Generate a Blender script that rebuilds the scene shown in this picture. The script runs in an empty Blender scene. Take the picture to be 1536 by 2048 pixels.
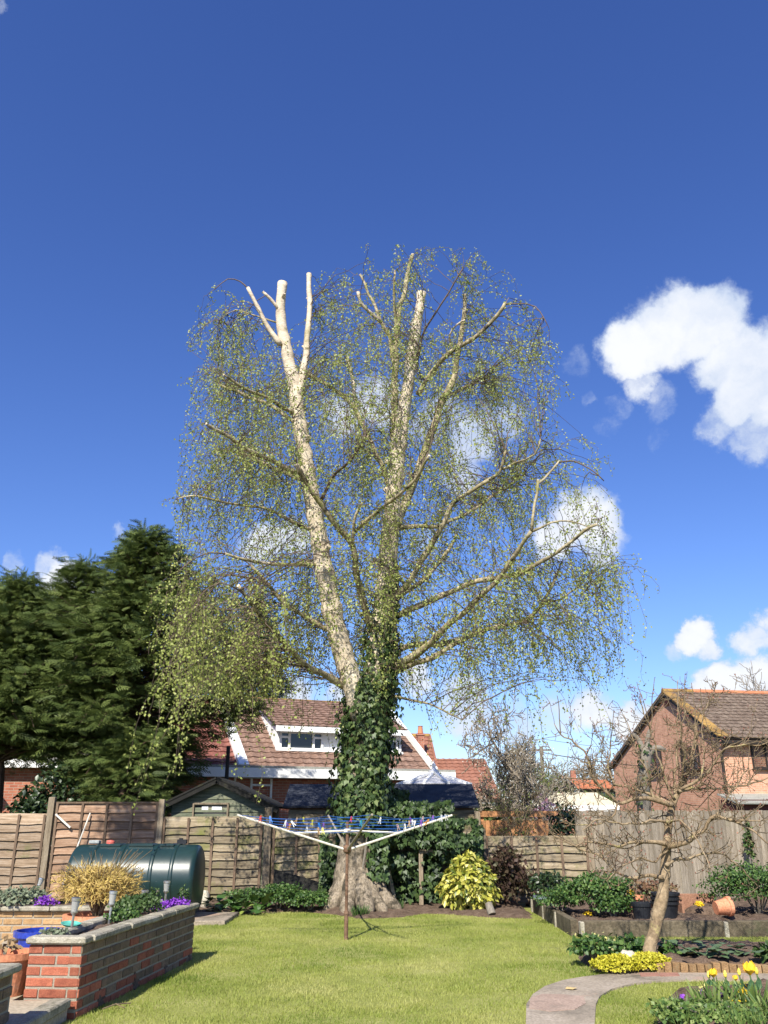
import bpy, math, random
import numpy as np
from mathutils import Vector, Matrix, noise as mnoise

SC = bpy.context.scene
COL = SC.collection
R = math.radians
rng = np.random.default_rng(7)
random.seed(7)

# ------------------------------------------------------------------ camera
FPX = 1718.0                       # focal length in pixels of the 1536 x 2048 photograph
PITCH = math.atan(616 / FPX)
CAMZ = 1.4
cam = bpy.data.cameras.new('camera')
cam_o = bpy.data.objects.new('camera', cam); COL.objects.link(cam_o)
cam.sensor_fit = 'VERTICAL'; cam.sensor_height = 24.0; cam.lens = 24.0 * FPX / 2048
cam.clip_start = 0.05; cam.clip_end = 2000
cam_o.location = (0, 0, CAMZ); cam_o.rotation_euler = (math.pi / 2 + PITCH, 0, 0)
SC.camera = cam_o

# ------------------------------------------------------------------ light and exposure
SUN_AZ = math.atan2(-0.27, -0.96)  # horizontal direction towards the sun: behind the camera, a little to the left
SUN_EL = R(43)
SUN_DIR = Vector((-0.27, -0.96, 0)).normalized() * math.cos(SUN_EL) + Vector((0, 0, math.sin(SUN_EL)))
sun = bpy.data.lights.new('sun', 'SUN'); sun_o = bpy.data.objects.new('sun', sun); COL.objects.link(sun_o)
sun.energy = 4.6; sun.angle = R(0.53); sun.color = (1.0, 0.945, 0.84)
sun_o.rotation_euler = (-SUN_DIR).to_track_quat('-Z', 'Y').to_euler(); sun_o.location = (-6, -12, 20)
SC.view_settings.view_transform = 'Standard'; SC.view_settings.look = 'None'
SC.view_settings.exposure = 0.85; SC.view_settings.gamma = 1.0
SC.view_settings.use_curve_mapping = False
SC.cycles.max_bounces = 5; SC.cycles.transparent_max_bounces = 8

def ray(u, v):
    a = (u - 768) / FPX; b = (1024 - v) / FPX
    return Vector((a, math.cos(PITCH) - b * math.sin(PITCH), math.sin(PITCH) + b * math.cos(PITCH)))
def W(u, v, Y):                    # the place at forward distance Y seen at photograph position u, v
    d = ray(u, v); t = Y / d.y
    return Vector((d.x * t, Y, CAMZ + d.z * t))
def G(u, v, z=0.0):                # the place at height z
    d = ray(u, v); t = (z - CAMZ) / d.z
    return Vector((d.x * t, d.y * t, z))

# ------------------------------------------------------------------ sky: Nishita air with fair weather cumulus
world = bpy.data.worlds.new('World'); SC.world = world; world.use_nodes = True
world.cycles.sampling_method = 'MANUAL'; world.cycles.sample_map_resolution = 512
def build_sky():
    nt = world.node_tree; N = nt.nodes; L = nt.links; N.clear()
    def node(t, **k):
        n = N.new(t)
        for a, b in k.items(): setattr(n, a, b)
        return n
    def setv(sock, x):
        if isinstance(x, (int, float)): sock.default_value = x
        elif isinstance(x, (tuple, list, Vector)): sock.default_value = tuple(x)
        else: L.new(x, sock)
    def mth(op, a, b=None, c=None, clamp=False):
        n = node('ShaderNodeMath', operation=op, use_clamp=clamp)
        for i, x in enumerate((a, b, c)):
            if x is not None: setv(n.inputs[i], x)
        return n.outputs[0]
    def vm(op, a, b=None):
        n = node('ShaderNodeVectorMath', operation=op); setv(n.inputs[0], a)
        if b is not None: setv(n.inputs[1], b)
        return n.outputs['Value'] if op in ('DISTANCE', 'LENGTH', 'DOT_PRODUCT') else n.outputs[0]
    def mr(x, a, b, c, d, smooth=True):
        n = node('ShaderNodeMapRange'); n.interpolation_type = 'SMOOTHSTEP' if smooth else 'LINEAR'
        setv(n.inputs['Value'], x)
        for k, q in zip(('From Min', 'From Max', 'To Min', 'To Max'), (a, b, c, d)): setv(n.inputs[k], q)
        return n.outputs[0]
    sky = node('ShaderNodeTexSky', sky_type='NISHITA'); sky.sun_disc = False
    sky.sun_elevation = SUN_EL; sky.sun_rotation = math.atan2(SUN_DIR.x, SUN_DIR.y)
    sky.air_density = 1.0; sky.dust_density = 0.3; sky.ozone_density = 2.5; sky.altitude = 50
    tint = node('ShaderNodeMix', data_type='RGBA', blend_type='MULTIPLY'); tint.inputs[0].default_value = 1
    L.new(sky.outputs[0], tint.inputs[6]); tint.inputs[7].default_value = SKY_TINT
    scl = vm('SCALE', tint.outputs[2]); nsc = scl.node; nsc.inputs['Scale'].default_value = SKY_STR
    sepc = node('ShaderNodeSeparateXYZ'); L.new(scl, sepc.inputs[0]); gam = node('ShaderNodeCombineXYZ')
    for i, (k_, p_) in enumerate(SKY_CURVE): L.new(mth('MULTIPLY', mth('POWER', sepc.outputs[i], p_), k_), gam.inputs[i])
    d = node('ShaderNodeTexCoord').outputs['Generated']
    def nz(vec, scale, detail=6, rough=0.55):
        n = node('ShaderNodeTexNoise'); setv(n.inputs['Vector'], vec); n.inputs['Scale'].default_value = scale
        n.inputs['Detail'].default_value = detail; n.inputs['Roughness'].default_value = rough
        return n
    # (u, v, radius in photograph pixels, strength)
    blobs = [(1340, 655, 95, 1), (1420, 650, 90, 1), (1280, 690, 75, 1), (1480, 720, 95, 1), (1545, 750, 100, 1), (1500, 800, 75, 1),
             (1590, 800, 110, 1), (1285, 755, 50, .55), (1455, 845, 60, .55), (1520, 870, 70, .6), (1530, 720, 90, 1), (1360, 625, 55, .9), (1330, 800, 55, .33), (1680, 760, 150, 1),
             (1166, 720, 46, .27), (1187, 797, 24, .34), (1216, 857, 40, .28), (1240, 808, 44, .27), (1325, 870, 44, .27),
             (1175, 1050, 78, .98), (1110, 1090, 60, .8), (1215, 1100, 55, .62),
             (1395, 1270, 45, .9), (1425, 1298, 30, .7), (1355, 1290, 28, .45), (1500, 1280, 40, .7), (1545, 1262, 50, .85),
             (1460, 1362, 48, .95), (1520, 1362, 62, 1), (1425, 1375, 40, .85), (1590, 1345, 70, 1),
             (1255, 1445, 55, .85), (1180, 1425, 55, .65), (1300, 1450, 50, .85), (1110, 1440, 60, .55), (1160, 1520, 50, .45),
             (940, 890, 75, .7), (1010, 850, 70, .62), (870, 850, 75, .6), (760, 800, 75, .62), (680, 830, 65, .55), (920, 950, 55, .62),
             (520, 1085, 60, .9), (570, 1070, 50, .85), (590, 1410, 70, .8), (840, 1350, 50, .7), (860, 1080, 50, .45), (940, 1410, 80, .6), (1040, 1440, 70, .55),
             (130, 1160, 48, .95), (175, 1175, 50, .9), (95, 1135, 40, .5), (20, 1125, 34, .45), (235, 1060, 22, .42), (0, 5, 34, .5), (700, 1400, 60, .7)]
    warp = nz(d, 9.0, 5, 0.6)
    w2 = vm('ADD', d, vm('MULTIPLY', vm('SUBTRACT', warp.outputs['Color'], (.5, .5, .5)), (.055, .055, .055)))
    w2 = vm('ADD', w2, vm('MULTIPLY', vm('SUBTRACT', nz(d, 34.0, 6, 0.65).outputs['Color'], (.5, .5, .5)), (.032, .032, .032)))
    field = None
    for (u, v, r, s) in blobs:
        c = ray(u, v).normalized()
        rr = r / FPX * c.dot(Vector((0, math.cos(PITCH), math.sin(PITCH)))) 
        m = mr(vm('DISTANCE', w2, c), rr * 1.20, rr * 0.40, 0.0, s)
        field = m if field is None else mth('MAXIMUM', field, m)
    # the rest of the sky carries scattered clouds of the same kind
    proj = node('ShaderNodeSeparateXYZ'); L.new(d, proj.inputs[0])
    elev = mth('MAXIMUM', proj.outputs['Z'], 0.03)
    plane = node('ShaderNodeCombineXYZ'); L.new(mth('DIVIDE', proj.outputs['X'], elev), plane.inputs[0]); L.new(mth('DIVIDE', proj.outputs['Y'], elev), plane.inputs[1])
    scat = nz(plane.outputs[0], 0.55, 4, 0.5).outputs['Fac']
    inview = mr(vm('DOT_PRODUCT', d, tuple(ray(768, 1024).normalized())), 0.66, 0.78, 1.0, 0.0)
    rest = mth('MULTIPLY', mr(scat, 0.56, 0.72, 0.0, 1.0), inview)
    field = mth('MAXIMUM', field, rest)
    fine = nz(w2, 16, 9, 0.62).outputs['Fac']; fine2 = nz(d, 60, 6, 0.6).outputs['Fac']
    dens = mth('ADD', field, mth('ADD', mth('MULTIPLY', mth('SUBTRACT', fine, .5), 0.95), mth('MULTIPLY', mth('SUBTRACT', fine2, .5), 0.22)))
    dens = mth('MULTIPLY', dens, mr(field, 0.0, 0.18, 0.0, 1.0))
    alpha = mth('MULTIPLY', mr(dens, 0.20, 0.78, 0.0, 1.0), 0.97)
    shade = nz(w2, 7, 5, 0.55).outputs['Fac']
    thick = mth('ADD', mth('MULTIPLY', mth('SUBTRACT', shade, .5), 1.3), mth('MULTIPLY', dens, .6))
    ccol = node('ShaderNodeMix', data_type='RGBA'); L.new(mr(thick, 0.1, 0.75, 0.0, 1.0), ccol.inputs[0])
    ccol.inputs[6].default_value = (0.34, 0.40, 0.51, 1); ccol.inputs[7].default_value = (0.56, 0.57, 0.59, 1)
    mix = node('ShaderNodeMix', data_type='RGBA'); L.new(alpha, mix.inputs[0]); L.new(gam.outputs[0], mix.inputs[6]); L.new(ccol.outputs[2], mix.inputs[7])
    bg = node('ShaderNodeBackground'); bg.inputs['Strength'].default_value = 1.0; L.new(mix.outputs[2], bg.inputs[0])
    out = node('ShaderNodeOutputWorld'); L.new(bg.outputs[0], out.inputs[0])
SKY_TINT = (0.88, 1.05, 1.36, 1); SKY_STR = 0.09; SKY_CURVE = ((1.03, 1.245), (.852, 1.176), (.83, 1.03))
build_sky()

# ------------------------------------------------------------------ helpers: meshes
class MB:
    def __init__(s): s.v = []; s.f = []
    def add(s, vs, fs):
        o = len(s.v); s.v += [tuple(q) for q in vs]; s.f += [tuple(i + o for i in f) for f in fs]; return s
    def box(s, c, size, rz=0.0, rx=0.0, ry=0.0, taper=1.0):
        m = Matrix.Translation(Vector(c)) @ Matrix.Rotation(rz, 4, 'Z') @ Matrix.Rotation(ry, 4, 'Y') @ Matrix.Rotation(rx, 4, 'X')
        x, y, z = [q / 2 for q in size]; t = taper
        vs = [(-x, -y, -z), (x, -y, -z), (x, y, -z), (-x, y, -z), (-x * t, -y * t, z), (x * t, -y * t, z), (x * t, y * t, z), (-x * t, y * t, z)]
        return s.add([m @ Vector(q) for q in vs], [(3, 2, 1, 0), (4, 5, 6, 7), (0, 1, 5, 4), (1, 2, 6, 5), (2, 3, 7, 6), (3, 0, 4, 7)])
    def bbox(s, c, size, b=0.006, rz=0.0):       # box with chamfered edges
        m = Matrix.Translation(Vector(c)) @ Matrix.Rotation(rz, 4, 'Z'); x, y, z = [q / 2 for q in size]; vs = []
        for (dx, dy, zz) in ((b, b, -z), (0, 0, -z + b), (0, 0, z - b), (b, b, z)):
            for sx, sy in ((-1, -1), (1, -1), (1, 1), (-1, 1)): vs.append(m @ Vector((sx * (x - dx), sy * (y - dy), zz)))
        fs = [(3, 2, 1, 0), (12, 13, 14, 15)]
        for k in range(3):
            for i in range(4):
                j = (i + 1) % 4; fs.append((4 * k + i, 4 * k + j, 4 * k + 4 + j, 4 * k + 4 + i))
        return s.add(vs, fs)
    def beam(s, a, b, w, h):                    # rectangular bar from a to b
        a = Vector(a); b = Vector(b); d = b - a; L = d.length
        q = d.to_track_quat('Y', 'Z').to_matrix().to_4x4(); m = Matrix.Translation((a + b) / 2) @ q
        x, y, z = w / 2, L / 2, h / 2
        vs = [(-x, -y, -z), (x, -y, -z), (x, y, -z), (-x, y, -z), (-x, -y, z), (x, -y, z), (x, y, z), (-x, y, z)]
        return s.add([m @ Vector(q) for q in vs], [(3, 2, 1, 0), (4, 5, 6, 7), (0, 1, 5, 4), (1, 2, 6, 5), (2, 3, 7, 6), (3, 0, 4, 7)])
    def tube(s, pts, rad, n=6, cap=True):
        pts = [Vector(p) for p in pts]
        if not hasattr(rad, '__len__'): rad = [rad] * len(pts)
        T = (pts[1] - pts[0]).normalized(); u = T.orthogonal().normalized(); vs = []
        for i, p in enumerate(pts):
            t = (pts[min(i + 1, len(pts) - 1)] - pts[max(i - 1, 0)]).normalized()
            u = (u - t * u.dot(t)).normalized(); w = t.cross(u)
            for k in range(n):
                a = 2 * math.pi * k / n; vs.append(p + (u * math.cos(a) + w * math.sin(a)) * rad[i])
        fs = []
        for i in range(len(pts) - 1):
            for k in range(n):
                j = (k + 1) % n; fs.append((i * n + k, i * n + j, i * n + n + j, i * n + n + k))
        if cap: fs += [tuple(range(n - 1, -1, -1)), tuple(range((len(pts) - 1) * n, len(pts) * n))]
        return s.add(vs, fs)
    def lathe(s, prof, n=20, c=(0, 0, 0), m=None):
        c = Vector(c); vs = []
        for (r, z) in prof:
            for k in range(n):
                a = 2 * math.pi * k / n; q = Vector((r * math.cos(a), r * math.sin(a), z)); vs.append(c + (m @ q if m else q))
        fs = []
        for i in range(len(prof) - 1):
            for k in range(n):
                j = (k + 1) % n; fs.append((i * n + k, i * n + j, i * n + n + j, i * n + n + k))
        if prof[0][0] > 1e-4: fs.append(tuple(range(n - 1, -1, -1)))
        if prof[-1][0] > 1e-4: fs.append(tuple(range((len(prof) - 1) * n, len(prof) * n)))
        return s.add(vs, fs)
    def prism(s, poly, z0, z1):                 # vertical prism over a plan polygon (counter-clockwise)
        n = len(poly); vs = [(x, y, z0) for x, y in poly] + [(x, y, z1) for x, y in poly]
        return s.add(vs, [tuple(range(n - 1, -1, -1)), tuple(range(n, 2 * n))] + [(i, (i + 1) % n, n + (i + 1) % n, n + i) for i in range(n)])
    def slab(s, corners, thick):                # a flat panel given by its corners, thickened along minus its normal
        c = [Vector(q) for q in corners]; nrm = (c[1] - c[0]).cross(c[-1] - c[0]).normalized() * thick; n = len(c)
        vs = c + [q - nrm for q in c]
        return s.add(vs, [tuple(range(n)), tuple(range(2 * n - 1, n - 1, -1))] + [(i, n + i, n + (i + 1) % n, (i + 1) % n) for i in range(n)])

def link(o, parent=None):
    COL.objects.link(o)
    if parent is not None: o.parent = parent
    return o
def tag(o, label=None, cat=None, group=None, kind=None):
    if label: o['label'] = label
    if cat: o['category'] = cat
    if group: o['group'] = group
    if kind: o['kind'] = kind
    return o
def empty(name, loc, rz=0.0, parent=None):
    o = bpy.data.objects.new(name, None); o.location = loc; o.rotation_euler = (0, 0, rz); o.empty_display_size = .1
    return link(o, parent)
def offs(parent):
    t = Vector((0, 0, 0))
    while parent is not None: t = t + parent.location; parent = parent.parent
    return t
def mesh_of(name, mb, smooth=False):
    me = bpy.data.meshes.new(name); me.from_pydata(mb.v, [], mb.f); me.update()
    if smooth: me.polygons.foreach_set('use_smooth', [True] * len(me.polygons))
    return me
def obj(name, mb, mat, parent=None, origin=None, local=False, smooth=False, kind=None):
    """local: the builder's numbers are in the parent's space; else world space (unrotated parents only)"""
    o_ = Vector(origin) if origin is not None else Vector((0, 0, 0))
    sh = o_ if local else (offs(parent) + o_ if parent is not None else o_)
    if sh.length > 0: mb.v = [(x - sh.x, y - sh.y, z - sh.z) for x, y, z in mb.v]
    o = bpy.data.objects.new(name, mesh_of(name, mb, smooth)); o.location = o_
    if parent is not None and not local and origin is not None: o.location = o_
    o.data.materials.append(mat)
    if kind: o['kind'] = kind
    return link(o, parent)
def shared(name, me, parent, loc, rz=0.0, scale=(1, 1, 1), rx=0.0, ry=0.0):
    o = bpy.data.objects.new(name, me); o.location = loc; o.rotation_euler = (rx, ry, rz); o.scale = scale
    return link(o, parent)
def np_obj(name, V, F, mat, parent=None, rnd=None, smooth=False, kind=None, local=False):
    V = np.asarray(V, dtype=np.float32)
    if parent is not None and not local: V = V - np.array(offs(parent), dtype=np.float32)
    F = np.asarray(F, dtype=np.int32); k = F.shape[1]
    me = bpy.data.meshes.new(name); me.vertices.add(len(V)); me.vertices.foreach_set('co', V.ravel())
    me.loops.add(F.size); me.loops.foreach_set('vertex_index', F.ravel())
    me.polygons.add(len(F)); me.polygons.foreach_set('loop_start', np.arange(0, F.size, k, dtype=np.int32))
    me.update(calc_edges=True)
    if rnd is not None:
        me.attributes.new('rnd', 'FLOAT', 'FACE').data.foreach_set('value', np.asarray(rnd, dtype=np.float32))
    if smooth: me.polygons.foreach_set('use_smooth', [True] * len(F))
    me.materials.append(mat)
    o = bpy.data.objects.new(name, me)
    if kind: o['kind'] = kind
    return link(o, parent)
def copy_tree(o, parent=None):
    c = o.copy(); COL.objects.link(c); c.parent = parent
    for ch in list(o.children): copy_tree(ch, c)
    return c

# leaf templates: verts (x across, y along, z up) and faces of one size
def T_(v, f): return np.array(v, dtype=np.float32), np.array(f, dtype=np.int32)
T_LEAF = T_([(0, 0, 0), (.42, .45, .06), (0, 1, -.06), (-.42, .45, .06)], [(0, 1, 2), (0, 2, 3)])
T_OVAL = T_([(0, 0, 0), (.28, .25, .05), (.34, .6, .03), (0, 1, -.12), (-.34, .6, .03), (-.28, .25, .05), (0, .5, -.03)],
            [(0, 1, 6), (1, 2, 6), (2, 3, 6), (3, 4, 6), (4, 5, 6), (5, 0, 6)])
T_IVY = T_([(0, .12, 0), (.30, -.02, -.04), (.52, .32, -.06), (.26, .48, .04), (0, 1, -.1), (-.26, .48, .04), (-.52, .32, -.06), (-.30, -.02, -.04)],
           [(0, 1, 2), (0, 2, 3), (0, 3, 4), (0, 4, 5), (0, 5, 6), (0, 6, 7)])
T_BLADE = T_([(-.5, 0, 0), (.5, 0, 0), (.42, .55, .02), (-.42, .55, .02), (0, 1, -.1)], [(0, 1, 2), (0, 2, 3), (3, 2, 4)])
def spray_template():
    v = []; f = []
    def dia(b, d, L, w, z):
        o = len(v); b = np.array(b); d = np.array(d) / np.linalg.norm(d); n = np.array((-d[1], d[0], 0))
        v.extend([b, b + d * L * .45 + n * w, b + d * L + np.array((0, 0, z)), b + d * L * .45 - n * w]); f.append((o, o + 1, o + 2, o + 3))
    dia((0, 0, 0), (0, 1, 0), 1.0, .035, -.16)
    for i in range(5):
        y = .06 + i * .18; L = .44 - .055 * i
        for s in (-1, 1):
            dia((0, y, -.14 * y * y), (s * .60, .80, 0), L, .040, -.22 * L)
    return T_(v, f)
T_SPRAY = spray_template()

def orient(D, Nn):
    """rotation matrices with y along D and z near Nn"""
    D = D / np.maximum(np.linalg.norm(D, axis=1, keepdims=True), 1e-9)
    X = np.cross(D, Nn); l = np.linalg.norm(X, axis=1, keepdims=True)
    bad = l[:, 0] < 1e-4
    if bad.any():
        X[bad] = np.cross(D[bad], np.array([[.31, .77, .55]])); l = np.linalg.norm(X, axis=1, keepdims=True)
    X = X / l; Z = np.cross(X, D)
    return np.stack([X, D, Z], axis=2)
def scatter(P, D, Nn, size, tmpl, wid=1.0):
    """copies of a template at P, along D, facing Nn -> V, F, face random"""
    tv, tf = tmpl; n = len(P); k = len(tv); size = np.broadcast_to(np.asarray(size, dtype=np.float32), (n,))
    M = orient(np.asarray(D, float), np.asarray(Nn, float)); t = tv * np.array([wid, 1, 1], dtype=np.float32)
    V = np.einsum('nij,kj->nki', M, t) * size[:, None, None] + np.asarray(P)[:, None, :]
    F = (tf[None] + (np.arange(n) * k)[:, None, None]).reshape(-1, tf.shape[1])
    r = np.repeat(rng.random(n), len(tf))
    return V.reshape(-1, 3), F, r
def rdir(n, zb=0.0):
    d = rng.normal(size=(n, 3)); d[:, 2] += zb; return d / np.linalg.norm(d, axis=1, keepdims=True)
def tubes(P, Rr, n=3):
    """batch of tubes: P (N,K,3), Rr (N,K) -> V, F"""
    P = np.asarray(P, float); N_, K, _ = P.shape
    T = np.empty_like(P); T[:, 1:-1] = P[:, 2:] - P[:, :-2]; T[:, 0] = P[:, 1] - P[:, 0]; T[:, -1] = P[:, -1] - P[:, -2]
    T /= np.maximum(np.linalg.norm(T, axis=2, keepdims=True), 1e-9)
    ref = np.where(np.abs(T[..., 2:3]) > .9, np.array([1., 0, 0]), np.array([0, 0, 1.])); U = np.cross(T, ref); U /= np.maximum(np.linalg.norm(U, axis=2, keepdims=True), 1e-9); Wv = np.cross(T, U)
    a = np.arange(n) * 2 * math.pi / n
    V = P[:, :, None, :] + Rr[:, :, None, None] * (U[:, :, None, :] * np.cos(a)[None, None, :, None] + Wv[:, :, None, :] * np.sin(a)[None, None, :, None])
    i = np.arange(K - 1)[:, None]; k = np.arange(n)[None, :]; j = (k + 1) % n
    q = np.stack(np.broadcast_arrays(i * n + k, i * n + j, (i + 1) * n + j, (i + 1) * n + k), axis=-1).reshape(-1, 4)
    F = (q[None] + (np.arange(N_) * K * n)[:, None, None]).reshape(-1, 4)
    return V.reshape(-1, 3), F
def join(*parts):
    V = []; F = []; r = []; o = 0
    for p in parts:
        V.append(p[0]); F.append(np.asarray(p[1]) + o); o += len(p[0])
        if len(p) > 2: r.append(p[2])
    return np.concatenate(V), np.concatenate(F), (np.concatenate(r) if r else None)
def inside(poly, x, y):
    poly = np.asarray(poly, float); x = np.asarray(x); y = np.asarray(y); c = np.zeros(x.shape, bool); j = len(poly) - 1
    for i in range(len(poly)):
        xi, yi = poly[i]; xj, yj = poly[j]
        c ^= ((yi > y) != (yj > y)) & (x < (xj - xi) * (y - yi) / (yj - yi + 1e-12) + xi); j = i
    return c
def smooth_path(pts, step):
    """Catmull-Rom through 3-D points"""
    p = [np.array(q, float) for q in pts]
    if len(p) == 2: 
        n = max(2, int(np.linalg.norm(p[1] - p[0]) / step)); return np.array([p[0] + (p[1] - p[0]) * i / n for i in range(n + 1)]), np.linspace(0, 1, n + 1)
    q = [2 * p[0] - p[1]] + p + [2 * p[-1] - p[-2]]; out = []; ts = []
    for i in range(len(p) - 1):
        a, b, c, d = q[i:i + 4]; n = max(2, int(np.linalg.norm(c - b) / step))
        for k in range(n):
            t = k / n; out.append(.5 * ((2 * b) + (-a + c) * t + (2 * a - 5 * b + 4 * c - d) * t * t + (-a + 3 * b - 3 * c + d) * t ** 3)); ts.append((i + t) / (len(p) - 1))
    out.append(p[-1]); ts.append(1.0)
    return np.array(out), np.array(ts)

# ------------------------------------------------------------------ helpers: materials
def mat_base(name):
    m = bpy.data.materials.new(name); m.use_nodes = True; nt = m.node_tree
    return m, nt.nodes, nt.links, nt.nodes['Principled BSDF']
def c4(c): return (c[0], c[1], c[2], 1)
def ramp(N, cols):
    r = N.new('ShaderNodeValToRGB'); e = r.color_ramp.elements
    st = [(i / (len(cols) - 1), c) if not isinstance(c[1], tuple) else c for i, c in enumerate(cols)]
    e[0].position, e[0].color = st[0][0], c4(st[0][1]); e[1].position, e[1].color = st[-1][0], c4(st[-1][1])
    for p, c in st[1:-1]: q = e.new(p); q.color = c4(c)
    return r
def M(name, cols, scale=3.0, rough=.85, bump=.3, stretch=(1, 1, 1), rand=0.0, fine=.25, metal=0.0, spec=.3, bscale=None, detail=6, lo=.3, hi=.7, spots=None, coat=0.0):
    m, N, L, b = mat_base(name)
    tc = N.new('ShaderNodeTexCoord'); oi = N.new('ShaderNodeObjectInfo')
    mul = N.new('ShaderNodeMath'); mul.operation = 'MULTIPLY'; mul.inputs[1].default_value = 57.0; L.new(oi.outputs['Random'], mul.inputs[0])
    add = N.new('ShaderNodeVectorMath'); add.operation = 'ADD'; L.new(tc.outputs['Object'], add.inputs[0]); L.new(mul.outputs[0], add.inputs[1])
    mp = N.new('ShaderNodeMapping'); L.new(add.outputs[0], mp.inputs[0]); mp.inputs['Scale'].default_value = stretch
    n1 = N.new('ShaderNodeTexNoise'); n1.inputs['Scale'].default_value = scale; n1.inputs['Detail'].default_value = detail; n1.inputs['Roughness'].default_value = .62; L.new(mp.outputs[0], n1.inputs[0])
    rp = ramp(N, cols); mr = N.new('ShaderNodeMapRange'); mr.inputs['From Min'].default_value = lo; mr.inputs['From Max'].default_value = hi; L.new(n1.outputs[0], mr.inputs[0]); L.new(mr.outputs[0], rp.inputs[0])
    n2 = N.new('ShaderNodeTexNoise'); n2.inputs['Scale'].default_value = bscale or scale * 9; n2.inputs['Detail'].default_value = 5; L.new(mp.outputs[0], n2.inputs[0])
    fm = N.new('ShaderNodeMapRange'); fm.inputs['From Min'].default_value = .3; fm.inputs['From Max'].default_value = .7; fm.inputs['To Min'].default_value = 1 - fine; fm.inputs['To Max'].default_value = 1 + fine; L.new(n2.outputs[0], fm.inputs[0])
    rv = N.new('ShaderNodeMapRange'); rv.inputs['To Min'].default_value = 1 - rand; rv.inputs['To Max'].default_value = 1 + rand; L.new(oi.outputs['Random'], rv.inputs[0])
    pr = N.new('ShaderNodeMath'); pr.operation = 'MULTIPLY'; L.new(fm.outputs[0], pr.inputs[0]); L.new(rv.outputs[0], pr.inputs[1])
    sc = N.new('ShaderNodeVectorMath'); sc.operation = 'SCALE'; L.new(rp.outputs[0], sc.inputs[0]); L.new(pr.outputs[0], sc.inputs['Scale'])
    col = sc.outputs[0]
    if spots:                                   # (colour, scale, threshold, softness): lichen, moss, dirt
        for (sc_, ss, th, sf) in spots:
            n3 = N.new('ShaderNodeTexNoise'); n3.inputs['Scale'].default_value = ss; n3.inputs['Detail'].default_value = 7; n3.inputs['Roughness'].default_value = .68; L.new(add.outputs[0], n3.inputs[0])
            m3 = N.new('ShaderNodeMapRange'); m3.inputs['From Min'].default_value = th; m3.inputs['From Max'].default_value = th + sf; L.new(n3.outputs[0], m3.inputs[0])
            mx = N.new('ShaderNodeMix'); mx.data_type = 'RGBA'; L.new(m3.outputs[0], mx.inputs[0]); L.new(col, mx.inputs[6]); mx.inputs[7].default_value = c4(sc_); col = mx.outputs[2]
    L.new(col, b.inputs['Base Color'])
    b.inputs['Roughness'].default_value = rough; b.inputs['Metallic'].default_value = metal; b.inputs['Specular IOR Level'].default_value = spec
    b.inputs['Coat Weight'].default_value = coat
    if bump:
        bp = N.new('ShaderNodeBump'); bp.inputs['Strength'].default_value = bump; bp.inputs['Distance'].default_value = .02; L.new(n2.outputs[0], bp.inputs['Height']); L.new(bp.outputs[0], b.inputs['Normal'])
    return m
def LEAF(name, cols, rough=.5, trans=.3, patch=None, spec=.35):
    """foliage: colour per leaf from the face random; patch = (scale, amount) adds drifts of tone"""
    m, N, L, b = mat_base(name)
    at = N.new('ShaderNodeAttribute'); at.attribute_name = 'rnd'; fac = at.outputs['Fac']
    if patch:
        tc = N.new('ShaderNodeTexCoord'); n = N.new('ShaderNodeTexNoise'); n.inputs['Scale'].default_value = patch[0]; n.inputs['Detail'].default_value = 4; L.new(tc.outputs['Object'], n.inputs[0])
        mm = N.new('ShaderNodeMapRange'); mm.inputs['From Min'].default_value = .3; mm.inputs['From Max'].default_value = .7; L.new(n.outputs[0], mm.inputs[0])
        mx = N.new('ShaderNodeMix'); mx.inputs[0].default_value = patch[1]; L.new(fac, mx.inputs[2]); L.new(mm.outputs[0], mx.inputs[3]); fac = mx.outputs[0]
    rp = ramp(N, cols); L.new(fac, rp.inputs[0]); L.new(rp.outputs[0], b.inputs['Base Color'])
    b.inputs['Roughness'].default_value = rough; b.inputs['Specular IOR Level'].default_value = spec
    if trans:
        tr = N.new('ShaderNodeBsdfTranslucent'); L.new(rp.outputs[0], tr.inputs[0]); ms = N.new('ShaderNodeMixShader'); ms.inputs[0].default_value = trans
        L.new(b.outputs[0], ms.inputs[1]); L.new(tr.outputs[0], ms.inputs[2]); L.new(ms.outputs[0], N['Material Output'].inputs[0])
    return m
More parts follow.
